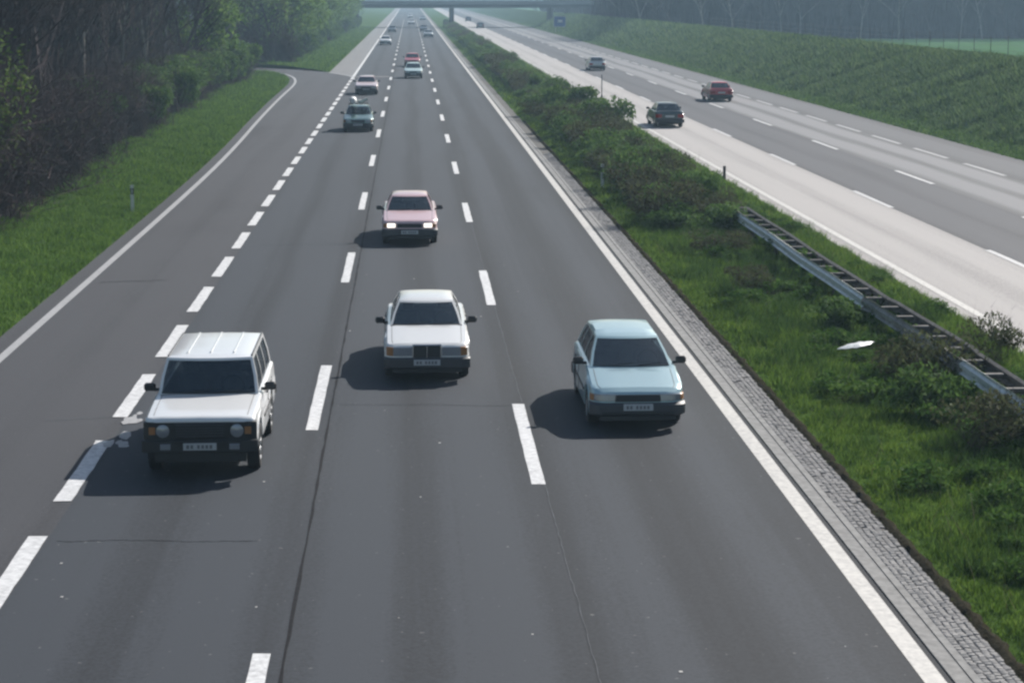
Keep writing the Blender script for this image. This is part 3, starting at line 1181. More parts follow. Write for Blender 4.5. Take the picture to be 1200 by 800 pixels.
gr = empty('guardrail', (10.55, 46, 0))
tag(gr, 'double galvanised steel guardrail with ladder-like spacers standing in the median grass', 'guardrail')
YG0, YG1 = 24.0, 66.5


def rail_z(y):
    return .70 - max(0, (y - 63.5)) * .10 + .012 * math.sin(y * .7)


def rail_x(y, side):
    return side * .34 + .03 * math.sin(y * .23) + (.06 if 37.5 < y < 44 else 0)


def rail_piece(side, y0, y1, mat, name, hump=0.):
    rows = []
    n = 8
    for i in range(n + 1):
        y = y0 + (y1 - y0) * i / n
        zz = rail_z(y) + hump
        rows.append([(rail_x(y, side) + a, y - 46, zz + b) for a, b in w_profile(side if side < 0 else side)])
    # thickness: back skin 4 mm behind
    mb = MB().grid(rows)
    mb.grid([[(p[0] - side * -.006 * -1, p[1], p[2]) for p in r] for r in rows])
    return mb.build(name, mat, gr, 35)


y = YG0
while y < YG1 - .1:
    y2 = min(y + 4.0, YG1)
    dull = 37.2 < (y + y2) / 2 < 44.6
    rail_piece(-1, y + .006, y2 + .03, 'dull_steel' if dull else 'galvanised', 'rail', (-.03 if dull else 0))
    rail_piece(1, y + .006, y2 + .03, 'weathered_shaded_steel', 'rail', -.10)  # far beam coloured dark for the shade of the plants around it
    y = y2
y = YG0 + .6
while y < YG1:
    z = rail_z(y)
    MB().box((.02, y - 46, z - .05), (.58, .15, .09), .02).build('spacer', 'weathered_shaded_steel', gr)
    if int((y - YG0) / 1.33) % 3 == 0:
        MB().box((0, y - 46, z / 2 - .2), (.11, .06, z + .40), .01).build('post', 'weathered_shaded_steel', gr)
    y += 1.33

# ------------------------------------------------------------------ delineator posts and small things
def delineator(x, y, h, label, white=True):
    e = empty('delineator_post', (x, y, 0))
    mb = MB()
    mb.add([(-.06, -.05, -.2), (.06, -.05, -.2), (0, .07, -.2), (-.06, -.05, h), (.06, -.05, h), (0, .07, h - .10)],
           [(0, 2, 1), (3, 4, 5), (0, 1, 4, 3), (1, 2, 5, 4), (2, 0, 3, 5)])
    mb.build('shaft', 'post_white' if white else 'wood_post', e)
    if white:
        mb = MB()
        mb.add([(-.063, -.053, h - .33), (.063, -.053, h - .33), (0, .073, h - .33), (-.063, -.053, h - .12), (.063, -.053, h - .12), (0, .073, h - .16)],
               [(0, 2, 1), (3, 4, 5), (0, 1, 4, 3), (1, 2, 5, 4), (2, 0, 3, 5)])
        bnd = mb.build('black_band', 'post_black', e)
        MB().box((0, -.056, h - .225), (.05, .006, .14), .002).build('reflector', 'plate_white', bnd)
    else:
        MB().box((0, -.056, h - .12), (.06, .01, .12), .002).build('reflector', 'post_black', e)
    return tag(e, label, 'post')


delineator(-9.75, 69.7, 1.0, 'white delineator post with dark top on the left grass verge')
delineator(7.5, 77.5, 1.0, 'white delineator post on the grass in front of the median shrubs')
delineator(12.85, 80.8, .62, 'short dark marker post at the edge of the concrete lane', False)
e = empty('marker_pole', (12.75, 132.5, 0))
MB().tube([(0, 0, -.2), (0, 0, 2.3)], .035, 6).build('pole', 'wood_post', e)
MB().box((0, -.045, .8), (.12, .03, .3), .008).build('marker_plate', 'post_black', e)
tag(e, 'tall thin dark pole rising from the far side of the median shrubs', 'pole')

# crumpled sheet of litter
mb = MB()
rows = []
for i in range(13):
    u = i / 12 * 2 - 1
    wv = .17 * (1 - abs(u) ** 2.2) + .012
    rows.append([(u * .62 + .03 * random.uniform(-1, 1), v * wv + .10 * u, .14 + .06 * (1 - v * v) * (1 - u * u) + random.uniform(-.02, .02) + .05 * u) for v in (-1, -.5, 0, .5, 1)])
mb.grid(rows)
mb.grid([[(p[0], p[1], p[2] - .012) for p in r] for r in rows])
o = mb.build('litter_sheet', 'litter_white', None, 50)
o.location = (9.25, 40.3, .24)
o.scale = (.72, .72, .7)
o.rotation_euler = (math.radians(8), 0, math.radians(12))
tag(o, 'crumpled white plastic litter lying in the median grass', 'litter')

mb = MB()
for i in range(22):
    x, y = random.uniform(-5, 5.6), 20 + random.random() ** 1.6 * 40
    s_ = random.uniform(.008, .022)
    mb.box((x, y, .014 + s_ * .1), (s_ * 2, s_ * 2.6, s_ * .35), s_ * .1)
tag(mb.build('road_grit', 'pebble'), 'tiny pale grit scattered over the asphalt', 'grit', kind='stuff')

# ------------------------------------------------------------------ wire fence on the embankment crest
fe = empty('wire_fence', (38.4, 150, 0))
tag(fe, 'thin post and wire fence along the crest of the right embankment', 'fence')
fy = [80 + 3.9 * i for i in range(46)]
for y in fy:
    zb = berm_z(38.4, y)
    MB().tube([(0, y - 150, zb - .3), (random.uniform(-.04, .04), y - 150, zb + 1.30)], [.024, .022], 6).build('post', 'wood_post', fe)
for hz in (.35, .75, 1.1, 1.25):
    MB().tube([(0, y - 150, berm_z(38.4, y) + hz) for y in fy], .008, 3).build('wire_strand', 'wire', fe)

# ------------------------------------------------------------------ road sign near the bridge
sg = empty('motorway_sign', (29.8, 398, 0))
tag(sg, 'blue motorway sign board standing at the foot of the embankment near the overpass', 'sign')
for sx in (-.8, .8):
    MB().tube([(sx, .06, -.3), (sx, .06, 3.3)], .06, 8).build('post', 'galvanised', sg)
bd = MB().box((0, 0, 2.25), (2.4, .06, 2.1), .02).build('board', 'sign_blue', sg)
for (cx, cz, sx, sz) in ((0, 3.26, 2.36, .05), (0, 1.24, 2.36, .05), (-1.16, 2.25, .05, 1.97), (1.16, 2.25, .05, 1.97)):
    MB().box((cx, -.034, cz), (sx, .008, sz), .002).build('border', 'sign_white', bd)
MB().box((.05, -.035, 2.35), (.9, .008, .5), .003).build('panel', 'sign_white', bd)

# ------------------------------------------------------------------ overpass bridge
br = empty('overpass_bridge', (10, 472, 0))
tag(br, 'grey road overpass crossing the whole motorway in the distance', 'bridge')
MB().box((0, 0, 5.42), (150, 9.5, .42), .03).build('deck', 'bridge_concrete', br)
for yy in (-3.9, 0, 3.9):
    MB().box((0, yy, 4.83), (150, .7, .74), .02).build('girder', 'bridge_shaded', br)
for yy in (-4.62, 4.62):
    MB().box((0, yy, 5.86), (150, .25, .44), .02).build('parapet', 'bridge_concrete', br)
    rl = MB()
    rl.box((0, yy, 6.75), (150, .08, .07), .01)
    rl.box((0, yy, 6.42), (150, .05, .05), .01)
    rail = rl.build('railing', 'galvanised', br)
    for i in range(76):
        MB().box((-74 + i * 1.97, yy, 6.40), (.06, .06, .64)).build('baluster', 'galvanised', rail)
for px in (-22.5, -.2, 23.0):
    for yy in (-3.2, 3.2):
        MB().tube([(px, yy, -.4), (px, yy, 4.45)], .52, 14).build('pier', 'bridge_shaded', br, 40)
for px in (-62, 62):
    mb = MB()
    mb.add([(px - 14, -6, -.4), (px + 14, -6, -.4), (px + 14, 6, -.4), (px - 14, 6, -.4), (px - 9, -4.7, 4.4), (px + 9, -4.7, 4.4), (px + 9, 4.7, 4.4), (px - 9, 4.7, 4.4)],
           [(3, 2, 1, 0), (4, 5, 6, 7), (0, 1, 5, 4), (1, 2, 6, 5), (2, 3, 7, 6), (3, 0, 4, 7)])
    mb.build('abutment', 'bridge_concrete', br)

# ------------------------------------------------------------------ vehicles
def lerp(a, b, t):
    return a + (b - a) * t


def pl(pts, x):
    if x <= pts[0][0]:
        return pts[0][1]
    for (x0, y0), (x1, y1) in zip(pts[:-1], pts[1:]):
        if x <= x1:
            return y0 + (y1 - y0) * (x - x0) / max(x1 - x0, 1e-6)
    return pts[-1][1]


SPECS = {
    # distances measured from the front bumper; heights from the ground
    'sedan': dict(L=4.42, W=1.70, top=[(0, .66), (.04, .71), (.12, .75), (.5, .81), (1.32, .93), (3.75, .94), (4.0, .95), (4.34, .93), (4.40, .86), (4.42, .74)],
                  sill=.24, fl=.74, rl=.74, cf=.26, cr=.28, oh=.82, wb=2.665, R=.31, belt=.925,
                  sc=(1.30, 2.02), rr=(3.88, 3.30), hw=(.735, .555), zr=1.33, crown=.07,
                  wins=[(1.45, 2.12, 2.44, 2.44), (2.52, 2.52, 3.42, 3.12)], lean=.05),
    'wagon': dict(L=4.05, W=1.69, top=[(0, .60), (.05, .66), (.16, .72), (.5, .79), (1.22, .94), (3.7, .95), (3.98, .93), (4.05, .85)],
                  sill=.23, fl=.66, rl=.80, cf=.34, cr=.25, oh=.80, wb=2.50, R=.30, belt=.935,
                  sc=(1.10, 1.93), rr=(3.96, 3.62), hw=(.745, .565), zr=1.36, crown=.07,
                  wins=[(1.28, 2.05, 2.32, 2.32), (2.40, 2.40, 3.12, 3.06), (3.20, 3.14, 3.74, 3.44)], lean=.14),
    'suv': dict(L=4.45, W=1.80, top=[(0, .93), (.03, .965), (.09, .99), (.4, 1.02), (1.45, 1.08), (4.30, 1.10), (4.45, 1.08)],
                sill=.42, fl=.84, rl=.84, cf=.12, cr=.12, oh=.78, wb=2.54, R=.37, belt=1.085,
                sc=(1.42, 1.80), rr=(4.36, 4.12), hw=(.815, .70), zr=1.63, crown=.05,
                wins=[(1.54, 1.88, 2.38, 2.38), (2.46, 2.46, 3.20, 3.20), (3.28, 3.28, 4.14, 3.98)], lean=.0),
    'hatch': dict(L=3.85, W=1.66, top=[(0, .62), (.05, .68), (.15, .73), (.5, .80), (1.15, .93), (3.5, .95), (3.78, .93), (3.85, .84)],
                  sill=.24, fl=.68, rl=.76, cf=.30, cr=.26, oh=.76, wb=2.45, R=.30, belt=.93,
                  sc=(1.08, 1.80), rr=(3.74, 3.28), hw=(.73, .56), zr=1.34, crown=.07,
                  wins=[(1.22, 1.90, 2.25, 2.25), (2.34, 2.34, 3.20, 2.98)], lean=.10),
}


class Car:
    def __init__(s, spec, paintm, name, label, cat, x, yw, facing, front='plain', bumper='grey_plastic', lit=False, group=None, clad=None, plate=True, detail=True):
        sp = s.sp = SPECS[spec]
        s.L, s.W = sp['L'], sp['W']
        s.paint = paintm
        L = s.L
        if facing < 0:            # drives towards the camera: front axle at yw
            cy, rz = yw + L / 2 - sp['oh'], 0.0
        else:                     # drives away: rear axle at yw
            cy, rz = yw + L / 2 - (L - sp['oh'] - sp['wb']), PI
        s.root = empty(name, (x, cy, .012), rz)
        tag(s.root, label, cat, group)
        s.body(clad)
        s.cabin()
        s.wheels(detail)
        s.nose(front, bumper, lit, plate)
        s.tail(bumper, plate)
        s.fittings(detail)

    def df(s, mb):
        """lean the nose back a little and centre the car on its origin"""
        sp = s.sp
        out = []
        for x, y, z in mb.v:
            wgt = max(0, 1 - y / .7)
            wr = max(0, 1 - (s.L - y) / .5)
            out.append((x, y + sp['lean'] * (z - .45) * wgt - sp['lean'] * .6 * (z - .45) * wr - s.L / 2, z))
        mb.v = out
        return mb

    def part(s, mb, name, mats, parent=None, smooth=35):
        return s.df(mb).build(name, mats, parent or s.root, smooth)

    def hwid(s, y):
        sp = s.sp
        W2 = s.W / 2
        f = 1.0
        if y < sp['cf']:
            u = 1 - y / sp['cf']
            f = sp['fl'] + (1 - sp['fl']) * math.sqrt(max(0, 1 - u * u))
        elif s.L - y < sp['cr']:
            u = 1 - (s.L - y) / sp['cr']
            f = sp['rl'] + (1 - sp['rl']) * math.sqrt(max(0, 1 - u * u))
        return W2 * f * (1 - .02 * ((y - s.L / 2) / (s.L / 2)) ** 2)

    def body(s, clad):
        sp = s.sp
        L = s.L
        ax = (sp['oh'], sp['oh'] + sp['wb'])
        RA = sp['R'] + .065
        ys = set([0, .01, .03, .06, .1, .15, .2, .26, .33, L, L - .01, L - .03, L - .06, L - .1, L - .15, L - .2, L - .28])
        ys |= set(np.arange(.4, L - .3, .12))
        for a in ax:
            ys |= set(a + RA * math.cos(k * PI / 14) for k in range(15))
            ys |= {a - RA - .004, a + RA + .004}
        for p in sp['top']:
            ys.add(p[0])
        ys = sorted(v for v in ys if 0 <= v <= L)
        yc0, yc1 = sp['sc'][0] + .10, sp['rr'][0] - .10
        rows = []
        for y in ys:
            wv = s.hwid(y)
            zt = pl(sp['top'], y)
            zb = sp['sill']
            if y < .35:
                zb = lerp(sp['sill'] + .06, sp['sill'], y / .35)
            if L - y < .35:
                zb = lerp(sp['sill'] + .10, sp['sill'], (L - y) / .35)
            for a in ax:
                if abs(y - a) < RA:
                    zb = max(zb, sp['R'] + math.sqrt(RA * RA - (y - a) ** 2))
            hgt = zt - zb
            cr = .02 if (y < yc0 or y > yc1) else -.30
            e = .05
            right = [(wv - .05, y, zb), (wv - .006, y, zb + .02), (wv, y, zb + .25 * hgt), (wv + .004, y, zb + .52 * hgt), (wv - .008, y, zb + .56 * hgt), (wv - .014, y, zb + .80 * hgt), (wv - .03, y, zt - .03),
                     (wv - .06, y, zt - .006), (wv - .12, y, zt), (wv * .72, y, zt + (cr if cr < 0 else cr * .7)), (wv * .38, y, zt + (cr if cr < 0 else cr * .8)), (0, y, zt + cr)]
            rows.append(right + [(-p[0], p[1], p[2]) for p in reversed(right[:-1])])
        mb = MB()
        n = len(rows[0])
        vs = [p for r in rows for p in r]
        fs, mi = [], []
        for i in range(len(rows) - 1):
            ym = (ys[i] + ys[i + 1]) / 2
            for k in range(n - 1):
                fs.append((i * n + k, i * n + k + 1, (i + 1) * n + k + 1, (i + 1) * n + k))
                kk = min(k, n - 2 - k)
                if kk >= 8 and yc0 - .13 < ym < yc1 + .13:
                    mi.append(1)
                elif clad and kk < 2:
                    mi.append(2)
                else:
                    mi.append(0)
        fs.append(tuple(range(n)))
        mi.append(0)
        fs.append(tuple((len(rows) - 1) * n + k for k in reversed(range(n))))
        mi.append(0)
        mb.v, mb.f, mb.mi = vs, fs, mi
        s.part(mb, 'body', [s.paint, 'interior', clad or s.paint], None, 32)
        mb = MB().box((0, L / 2, sp['sill'] + .10), (s.W - .62, L - .35, .30), .03)
        s.part(mb, 'underbody', 'black_plastic')

    def cabin(s):
        sp = s.sp
        (f0, f1), (r0, r1), (h0, h1) = sp['sc'], sp['rr'], sp['hw']
        z0, z1 = sp['belt'] - .02, sp['zr']
        S = [-1, -.94, -.6, -.25, .25, .6, .94, 1]
        wins = sp['wins']
        B = [(f0, f1)]
        for a, b, c, d in wins:
            B += [(a, b), (c, d)]
        B += [(r0, r1)]
        T = [0, .09, .5, .93, 1]
        bow_f, bow_r = .10, .06

        def wv(t):
            return lerp(h0, h1, t) + .018 * math.sin(t * PI)

        def pf(x, t):
            return (x * wv(t), lerp(f0, f1, t) - bow_f * (1 - x * x), lerp(z0, z1, t))

        def pr_(x, t):
            return (x * wv(t), lerp(r0, r1, t) + bow_r * (1 - x * x), lerp(z0, z1, t))

        def ps(k, t, sd):
            return (sd * wv(t), lerp(B[k][0], B[k][1], t), lerp(z0, z1, t))
        mb = MB()
        winrow = lambda i: 1 <= i <= 2
        mb.grid([[pf(x, t) for x in S] for t in T], skip=lambda i, k: winrow(i) and 1 <= k <= 5)
        mb.grid([[pr_(x, t) for x in reversed(S)] for t in T], skip=lambda i, k: winrow(i) and 1 <= k <= 5)
        for sd in (1, -1):
            mb.grid([[ps(k, t, sd) for k in range(len(B))] for t in T], skip=lambda i, k: winrow(i) and k % 2 == 1)
        # roof
        yA = sorted(set([f1 + .07, f1 + .2] + [b[1] for b in B[1:-1]] + [r1 - .2, r1 - .07]))
        yA = [y for y in yA if f1 + .06 <= y <= r1 - .06]
        prof = {1: 0, .94: .55, .6: .86, .25: 1.0}
        rows = [[pf(x, 1) for x in S]]
        for y in yA:
            e = min(1, .55 + .45 * min(y - f1, r1 - y) / .45)
            rows.append([(x * wv(1), y, z1 + sp['crown'] * prof[abs(x)] * e) for x in S])
        rows.append([pr_(x, 1) for x in S])
        mb.grid(rows)
        cab = s.part(mb, 'cabin_shell', s.paint, None, 40)
        ins = .012

        def shrink(rows_, dx=0, dy=0):
            return [[(p[0] + dx, p[1] + dy, p[2]) for p in r] for r in rows_]
        TW = [.09, .5, .93]
        s.part(MB().grid(shrink([[pf(x, t) for x in S[1:-1]] for t in TW], 0, ins)), 'windscreen', 'car_glass')
        s.part(MB().grid(shrink([[pr_(x, t) for x in S[1:-1]] for t in TW], 0, -ins)), 'rear_window', 'car_glass')
        for sd in (1, -1):
            for j in range(len(wins)):
                s.part(MB().grid(shrink([[ps(2 * j + 1, t, sd), ps(2 * j + 2, t, sd)] for t in TW], -sd * ins)), 'side_window', 'car_glass')
        # black window seals
        mb = MB()
        c = [pf(x, .075) for x in S[1:-1]]
        mb.tube([(p[0], p[1] - .004, p[2]) for p in c], .012, 4)
        s.part(mb, 'window_seal', 'black_plastic', cab)
        s.roof_z = z1 + sp['crown']
        if sp is SPECS['suv']:
            for xx in (-.38, .0, .38):
                s.part(MB().box((xx, (f1 + r1) / 2, z1 + sp['crown'] * (.90 if abs(xx) > .3 else 1.0) + .006), (.022, r1 - f1 - .35, .012), .004), 'roof_rib', s.paint, cab)
            for sd in (-1, 1):
                s.part(MB().box((sd * (h1 - .012), (f1 + r1) / 2, z1 + .018), (.03, r1 - f1 - .1, .03), .008), 'rain_gutter', 'grey_plastic', cab)
        # seats and dashboard
        yb = sp['belt']
        sy = f0 + .95
        for sd in (-.36, .36):
            mb = MB().box((sd, sy, yb - .05), (.46, .16, .46), .05)
            mb.box((sd, sy + .03, yb + .27), (.24, .10, .17), .04)
            s.part(mb, 'seat', 'seat_cloth')
        s.part(MB().box((0, min(sy + 1.0, r0 - .35), yb - .08), (1.25, .2, .42), .06), 'rear_seat', 'seat_cloth')
        s.part(MB().box((0, f0 + .22, yb - .06), (1.30, .36, .12), .04), 'dashboard', 'interior')
        # steering wheel on the left of the driver
        cxw = .36
        pts = [(cxw + .18 * math.cos(a * PI / 8), f0 + .55 + .05 * math.sin(a * PI / 8), yb + .02 + .17 * math.sin(a * PI / 8)) for a in range(17)]
        s.part(MB().tube(pts, .015, 5), 'steering_wheel', 'black_plastic')

    def wheels(s, detail):
        sp = s.sp
        R = sp['R']
        for y in (sp['oh'], sp['oh'] + sp['wb']):
            for sd in (-1, 1):
                xo = sd * (s.W / 2 - .015)
                tw = .20
                prof = [(R * .62, 0.0), (R * .70, .006), (R * .94, .0), (R, -.035), (R, -tw + .035), (R * .94, -tw), (R * .6, -tw), (.001, -tw + .01)]
                N = 28
                mb = MB()
                mb.grid([[(xo + sd * b, y + a * math.cos(2 * PI * k / N), R + a * math.sin(2 * PI * k / N)) for a, b in prof] for k in range(N + 1)])
                w = empty('wheel')
                w.parent = s.root
                mb.v = [(p[0], p[1] - s.L / 2, p[2] - .004) for p in mb.v]
                mb.build('tyre', 'rubber', w, 40)
                mb = MB()
                rp = [(R * .64, .0), (R * .60, -.012), (R * .50, -.045), (R * .2, -.03), (0.001, -.022)]
                mb.grid([[(xo + sd * b, y + a * math.cos(2 * PI * k / N), R + a * math.sin(2 * PI * k / N)) for a, b in rp] for k in range(N + 1)])
                if detail:
                    for k in range(5):
                        an = 2 * PI * k / 5
                        rot = Matrix.Rotation(an, 3, 'X')
                        c = rot @ Vector((0, 0, R * .34))
                        mb.box((xo - sd * .02, y + c[1], R + c[2]), (.03, .06, R * .46), .008, 0, rot)
                mb.v = [(p[0], p[1] - s.L / 2, p[2] - .004) for p in mb.v]
                mb.build('rim', 'alloy', w, 40)

    def end_patch(s, x0, x1, z0, z1, off=.008, rear=False, thick=.05, nx=8, round_=.012):
        """slab that follows the plan curve of nose or tail"""
        sp = s.sp
        W2 = s.W / 2
        fl, c = (sp['rl'], sp['cr']) if rear else (sp['fl'], sp['cf'])

        def yy(x, o):
            Wf, Wo = W2 * fl, W2 + o
            a = min(abs(x), Wo)
            u = 0
            if a > Wf:
                v = min((a - Wf) / (Wo - Wf), 1)
                u = 1 - math.sqrt(max(0, 1 - v * v))
            d = c * u - o
            return s.L - d if rear else d
        xs_ = [x0 + (x1 - x0) * (.5 - .5 * math.cos(PI * i / nx)) for i in range(nx + 1)]
        rows = []
        for x in xs_:
            xi = max(min(x, W2 - .01), -W2 + .01)
            rows.append([(xi * .97, yy(xi, -thick), z0), (x, yy(x, off - round_), z0), (x, yy(x, off), z0 + round_), (x, yy(x, off), z1 - round_), (x, yy(x, off - round_), z1), (xi * .97, yy(xi, -thick), z1)])
        mb = MB().grid(rows)
        m = len(rows[0])
        o = len(mb.v)
        mb.f.append(tuple(range(m)))
        mb.mi.append(0)
        mb.f.append(tuple(o - 1 - k for k in range(m)))
        mb.mi.append(0)
        return mb

    def nose(s, front, bumper, lit, plate):
        sp = s.sp
        W2 = s.W / 2
        lens = 'lamp_lit' if lit else 'lamp_lens'
        P = s.part
        E = s.end_patch
        if front == 'suv':
            P(E(-W2 * .985, W2 * .985, .62, .925, .006, nx=14), 'grille_panel', 'black_plastic')  # black panel drawn tall, painting in the shade below the bonnet edge
            g = P(E(-.40, .40, .67, .90, .02), 'grille', 'black_plastic')
            for k in range(5):
                P(E(-.38, .38, .695 + k * .042, .712 + k * .042, .030, round_=.004), 'grille_slat', 'grey_plastic', g)
            for sd in (-1, 1):
                cx = sd * .58
                mb = MB()
                N = 20
                mb.grid([[(cx + a * math.cos(2 * PI * k / N), y, .785 + a * math.sin(2 * PI * k / N)) for a, y in ((.105, .02), (.105, -.03), (.09, -.035), (.05, -.045), (.001, -.05))] for k in range(N + 1)])
                P(mb, 'headlight', lens)
                P(E(sd * .70, sd * .80, .72, .85, .012), 'indicator', 'amber')
            P(E(-W2 - .01, W2 + .01, .45, .64, .075, nx=18), 'front_bumper', 'black_plastic')
            P(E(-W2 * .8, W2 * .8, .28, .45, .0, nx=10), 'air_dam', 'black_plastic')
            pz = .545
            for sd in (-1, 1):
                P(E(sd * .46, sd * .62, .49, .59, .085), 'fog_lamp', 'lamp_lens')
        elif front == 'upright':
            g = P(E(-.27, .27, .47, .735, .018), 'grille', 'black_plastic')
            P(E(-.285, .285, .728, .752, .030), 'grille_rim', 'chrome', g)
            for sd in (-1, 1):
                P(E(sd * .262, sd * .285, .47, .745, .028), 'grille_rim', 'chrome', g)
            P(E(-.008, .008, .47, .73, .030, round_=.003), 'grille_bar', 'chrome', g)
            for k in range(5):
                P(E(-.255, .255, .505 + k * .045, .518 + k * .045, .026, round_=.003), 'grille_slat', 'grey_plastic', g)
            for sd in (-1, 1):
                P(E(sd * .295, sd * .66, .53, .70, .012), 'headlight', lens)
                P(E(sd * .665, sd * .80, .53, .70, .010), 'indicator', 'amber')
            P(E(-W2, W2, .28, .50, .07, nx=18, round_=.03), 'front_bumper', bumper)
            P(E(-W2 * .8, W2 * .8, .20, .28, .02, nx=10), 'air_dam', 'black_plastic')
            pz = .41
        elif front == 'slim':
            P(E(-.40, .40, .51, .635, .012), 'grille', 'black_plastic')
            for sd in (-1, 1):
                P(E(sd * .38, sd * .76, .52, .645, .012), 'headlight', lens)
                P(E(sd * .765, sd * .83, .52, .635, .010), 'indicator', 'amber')
            P(E(-W2, W2, .27, .50, .06, nx=18, round_=.04), 'front_bumper', bumper)
            P(E(-W2 * .75, W2 * .75, .30, .36, .066, nx=10), 'air_intake', 'black_plastic')
            P(E(-W2 * .8, W2 * .8, .19, .27, .02, nx=10), 'air_dam', 'black_plastic')
            pz = .43
        else:
            P(E(-.38, .38, .54, .66, .012), 'grille', 'black_plastic')
            for sd in (-1, 1):
                P(E(sd * .44, sd * .68, .55, .67, .014), 'headlight', lens)
                P(E(sd * .705, sd * .80, .54, .67, .010), 'indicator', 'amber')
            P(E(-W2, W2, .28, .50, .065, nx=18, round_=.03), 'front_bumper', bumper)
            P(E(-W2 * .8, W2 * .8, .20, .28, .02, nx=10), 'air_dam', 'black_plastic')
            pz = .41
        if plate:
            of = .095 if front == 'suv' else .085
            np_ = s.part(E(-.26, .26, pz - .055, pz + .055, of, round_=.004, thick=-.05), 'number_plate', 'plate_white')
            for cx in (-.19, -.125, -.02, .045, .11, .175):      # blurred dark characters, not readable in the photo
                s.part(E(cx - .02, cx + .02, pz - .03, pz + .03, of + .003, nx=1, round_=.001, thick=-of + .001), 'plate_mark', 'plate_ink', np_)

    def tail(s, bumper, plate):
        sp = s.sp
        W2 = s.W / 2
        P, E = s.part, s.end_patch
        suv = sp is SPECS['suv']
        z0, z1 = (.74, .98) if suv else (.58, .78)
        for sd in (-1, 1):
            P(E(sd * (.62 if suv else .46), sd * W2 * .96, z0, z1, .012, True), 'tail_light', 'red_lens')
        P(E(-W2, W2, .30 if not suv else .50, .52 if not suv else .68, .06, True, nx=18, round_=.03), 'rear_bumper', bumper)
        if plate:
            P(E(-.26, .26, z0 + .02, z0 + .13, .012, True, round_=.004), 'number_plate', 'plate_white')

    def fittings(s, detail):
        sp = s.sp
        W2 = s.W / 2
        yb = sp['belt']
        for sd in (-1, 1):
            mb = MB().box((sd * (W2 + .09), sp['sc'][0] + .30, yb + .07), (.19, .10, .13), .03)
            mb.box((sd * (W2 - .02), sp['sc'][0] + .32, yb + .02), (.10, .05, .05), .01)
            s.part(mb, 'door_mirror', 'black_plastic')
            if detail:
                for w in sp['wins'][:2]:
                    s.part(MB().box((sd * (W2 + .002), w[2] - .12, yb - .12), (.03, .16, .035), .008), 'door_handle', 'black_plastic')
                s.part(MB().box((sd * (W2 + .006), s.L / 2, sp['sill'] + .30), (.025, sp['wb'] - 2 * sp['R'] - .22, .06), .01), 'rub_strip', 'black_plastic')
        if detail:
            # shut lines of bonnet and doors
            for sd in (-1, 1):
                ysq = [.16 + (sp['sc'][0] - .22) * i / 8 for i in range(9)]
                s.part(MB().tube([(sd * (s.hwid(v) - .15), v, pl(sp['top'], v) + .004) for v in ysq], .006, 4), 'bonnet_seam', 'black_plastic')
                for w in sp['wins'][:2]:
                    s.part(MB().tube([(sd * (W2 + .001), w[2] + .04, zz) for zz in (sp['sill'] + .06, (sp['sill'] + yb) / 2, yb - .06)], .005, 4), 'door_seam', 'black_plastic')
            for sx in (-.38, .12):
                a = Vector((sx, sp['sc'][0] - .07, yb + .035))
                b = Vector((sx + .42, sp['sc'][0] - .035, yb + .075))
                s.part(MB().tube([a, b], .009, 4), 'wiper', 'black_plastic')


# --- towards the camera
suv = Car('suv', 'paint_white', 'off_road_car', 'boxy white off-road car with black front, nearest in the left lane', 'car', -3.35, 31.4, -1, 'suv', 'black_plastic')
Car('sedan', 'paint_cream', 'saloon_car', 'white saloon with upright chrome grille in the middle lane', 'car', .28, 39.2, -1, 'upright', 'grey_plastic', clad='grey_plastic')
Car('wagon', 'paint_ice', 'estate_car', 'pale ice-blue estate car nearest in the right lane', 'car', 3.93, 34.6, -1, 'slim', 'grey_plastic')  # dark bumper colour stands in for shade on the nose
Car('sedan', 'paint_blush', 'saloon_car', 'blush white saloon with both headlights lit in the middle lane', 'car', -.06, 60.9, -1, 'plain', 'grey_plastic', lit=True)
tc = Car('hatch', 'paint_teal', 'loaded_car', 'dark teal car carrying white bundles on its roof in the left lane', 'car', -2.93, 111.6, -1, 'plain', 'black_plastic')
Car('sedan', 'paint_pinkwhite', 'saloon_car', 'pinkish white car directly behind the roof-loaded teal car', 'car', -3.36, 153, -1, 'slim', 'black_plastic', detail=False)
Car('hatch', 'paint_mint', 'hatchback_car', 'pale mint white car in the middle lane closely ahead of the red car', 'car', .28, 182.8, -1, 'plain', 'black_plastic', detail=False)
Car('hatch', 'paint_red', 'hatchback_car', 'red car following the pale mint car in the middle lane', 'car', .22, 213, -1, 'plain', 'black_plastic', detail=False)
Car('sedan', 'paint_white', 'saloon_car', 'distant white car in the left lane next to the hard shoulder line', 'car', -3.7, 304, -1, 'plain', 'black_plastic', detail=False)
Car('sedan', 'paint_dark', 'saloon_car', 'distant dark car at the far end of the left lane', 'car', -3.6, 405, -1, 'plain', 'black_plastic', detail=False)
Car('sedan', 'paint_silver', 'saloon_car', 'distant silver car alone in the right lane', 'car', 3.3, 358, -1, 'plain', 'black_plastic', detail=False)
Car('sedan', 'paint_dark', 'saloon_car', 'distant dark car in the right lane just beyond the silver one', 'car', 2.9, 415, -1, 'plain', 'black_plastic', detail=False)
Car('hatch', 'paint_white', 'hatchback_car', 'tiny white car in the middle lane just beyond the overpass', 'car', .4, 512, -1, 'plain', 'black_plastic', detail=False)
Car('hatch', 'paint_white', 'hatchback_car', 'tiny white car furthest in the middle lane', 'car', .1, 660, -1, 'plain', 'black_plastic', detail=False)
Car('sedan', 'paint_silver', 'saloon_car', 'tiny silver car furthest in the right lane', 'car', 3.9, 600, -1, 'plain', 'black_plastic', detail=False)
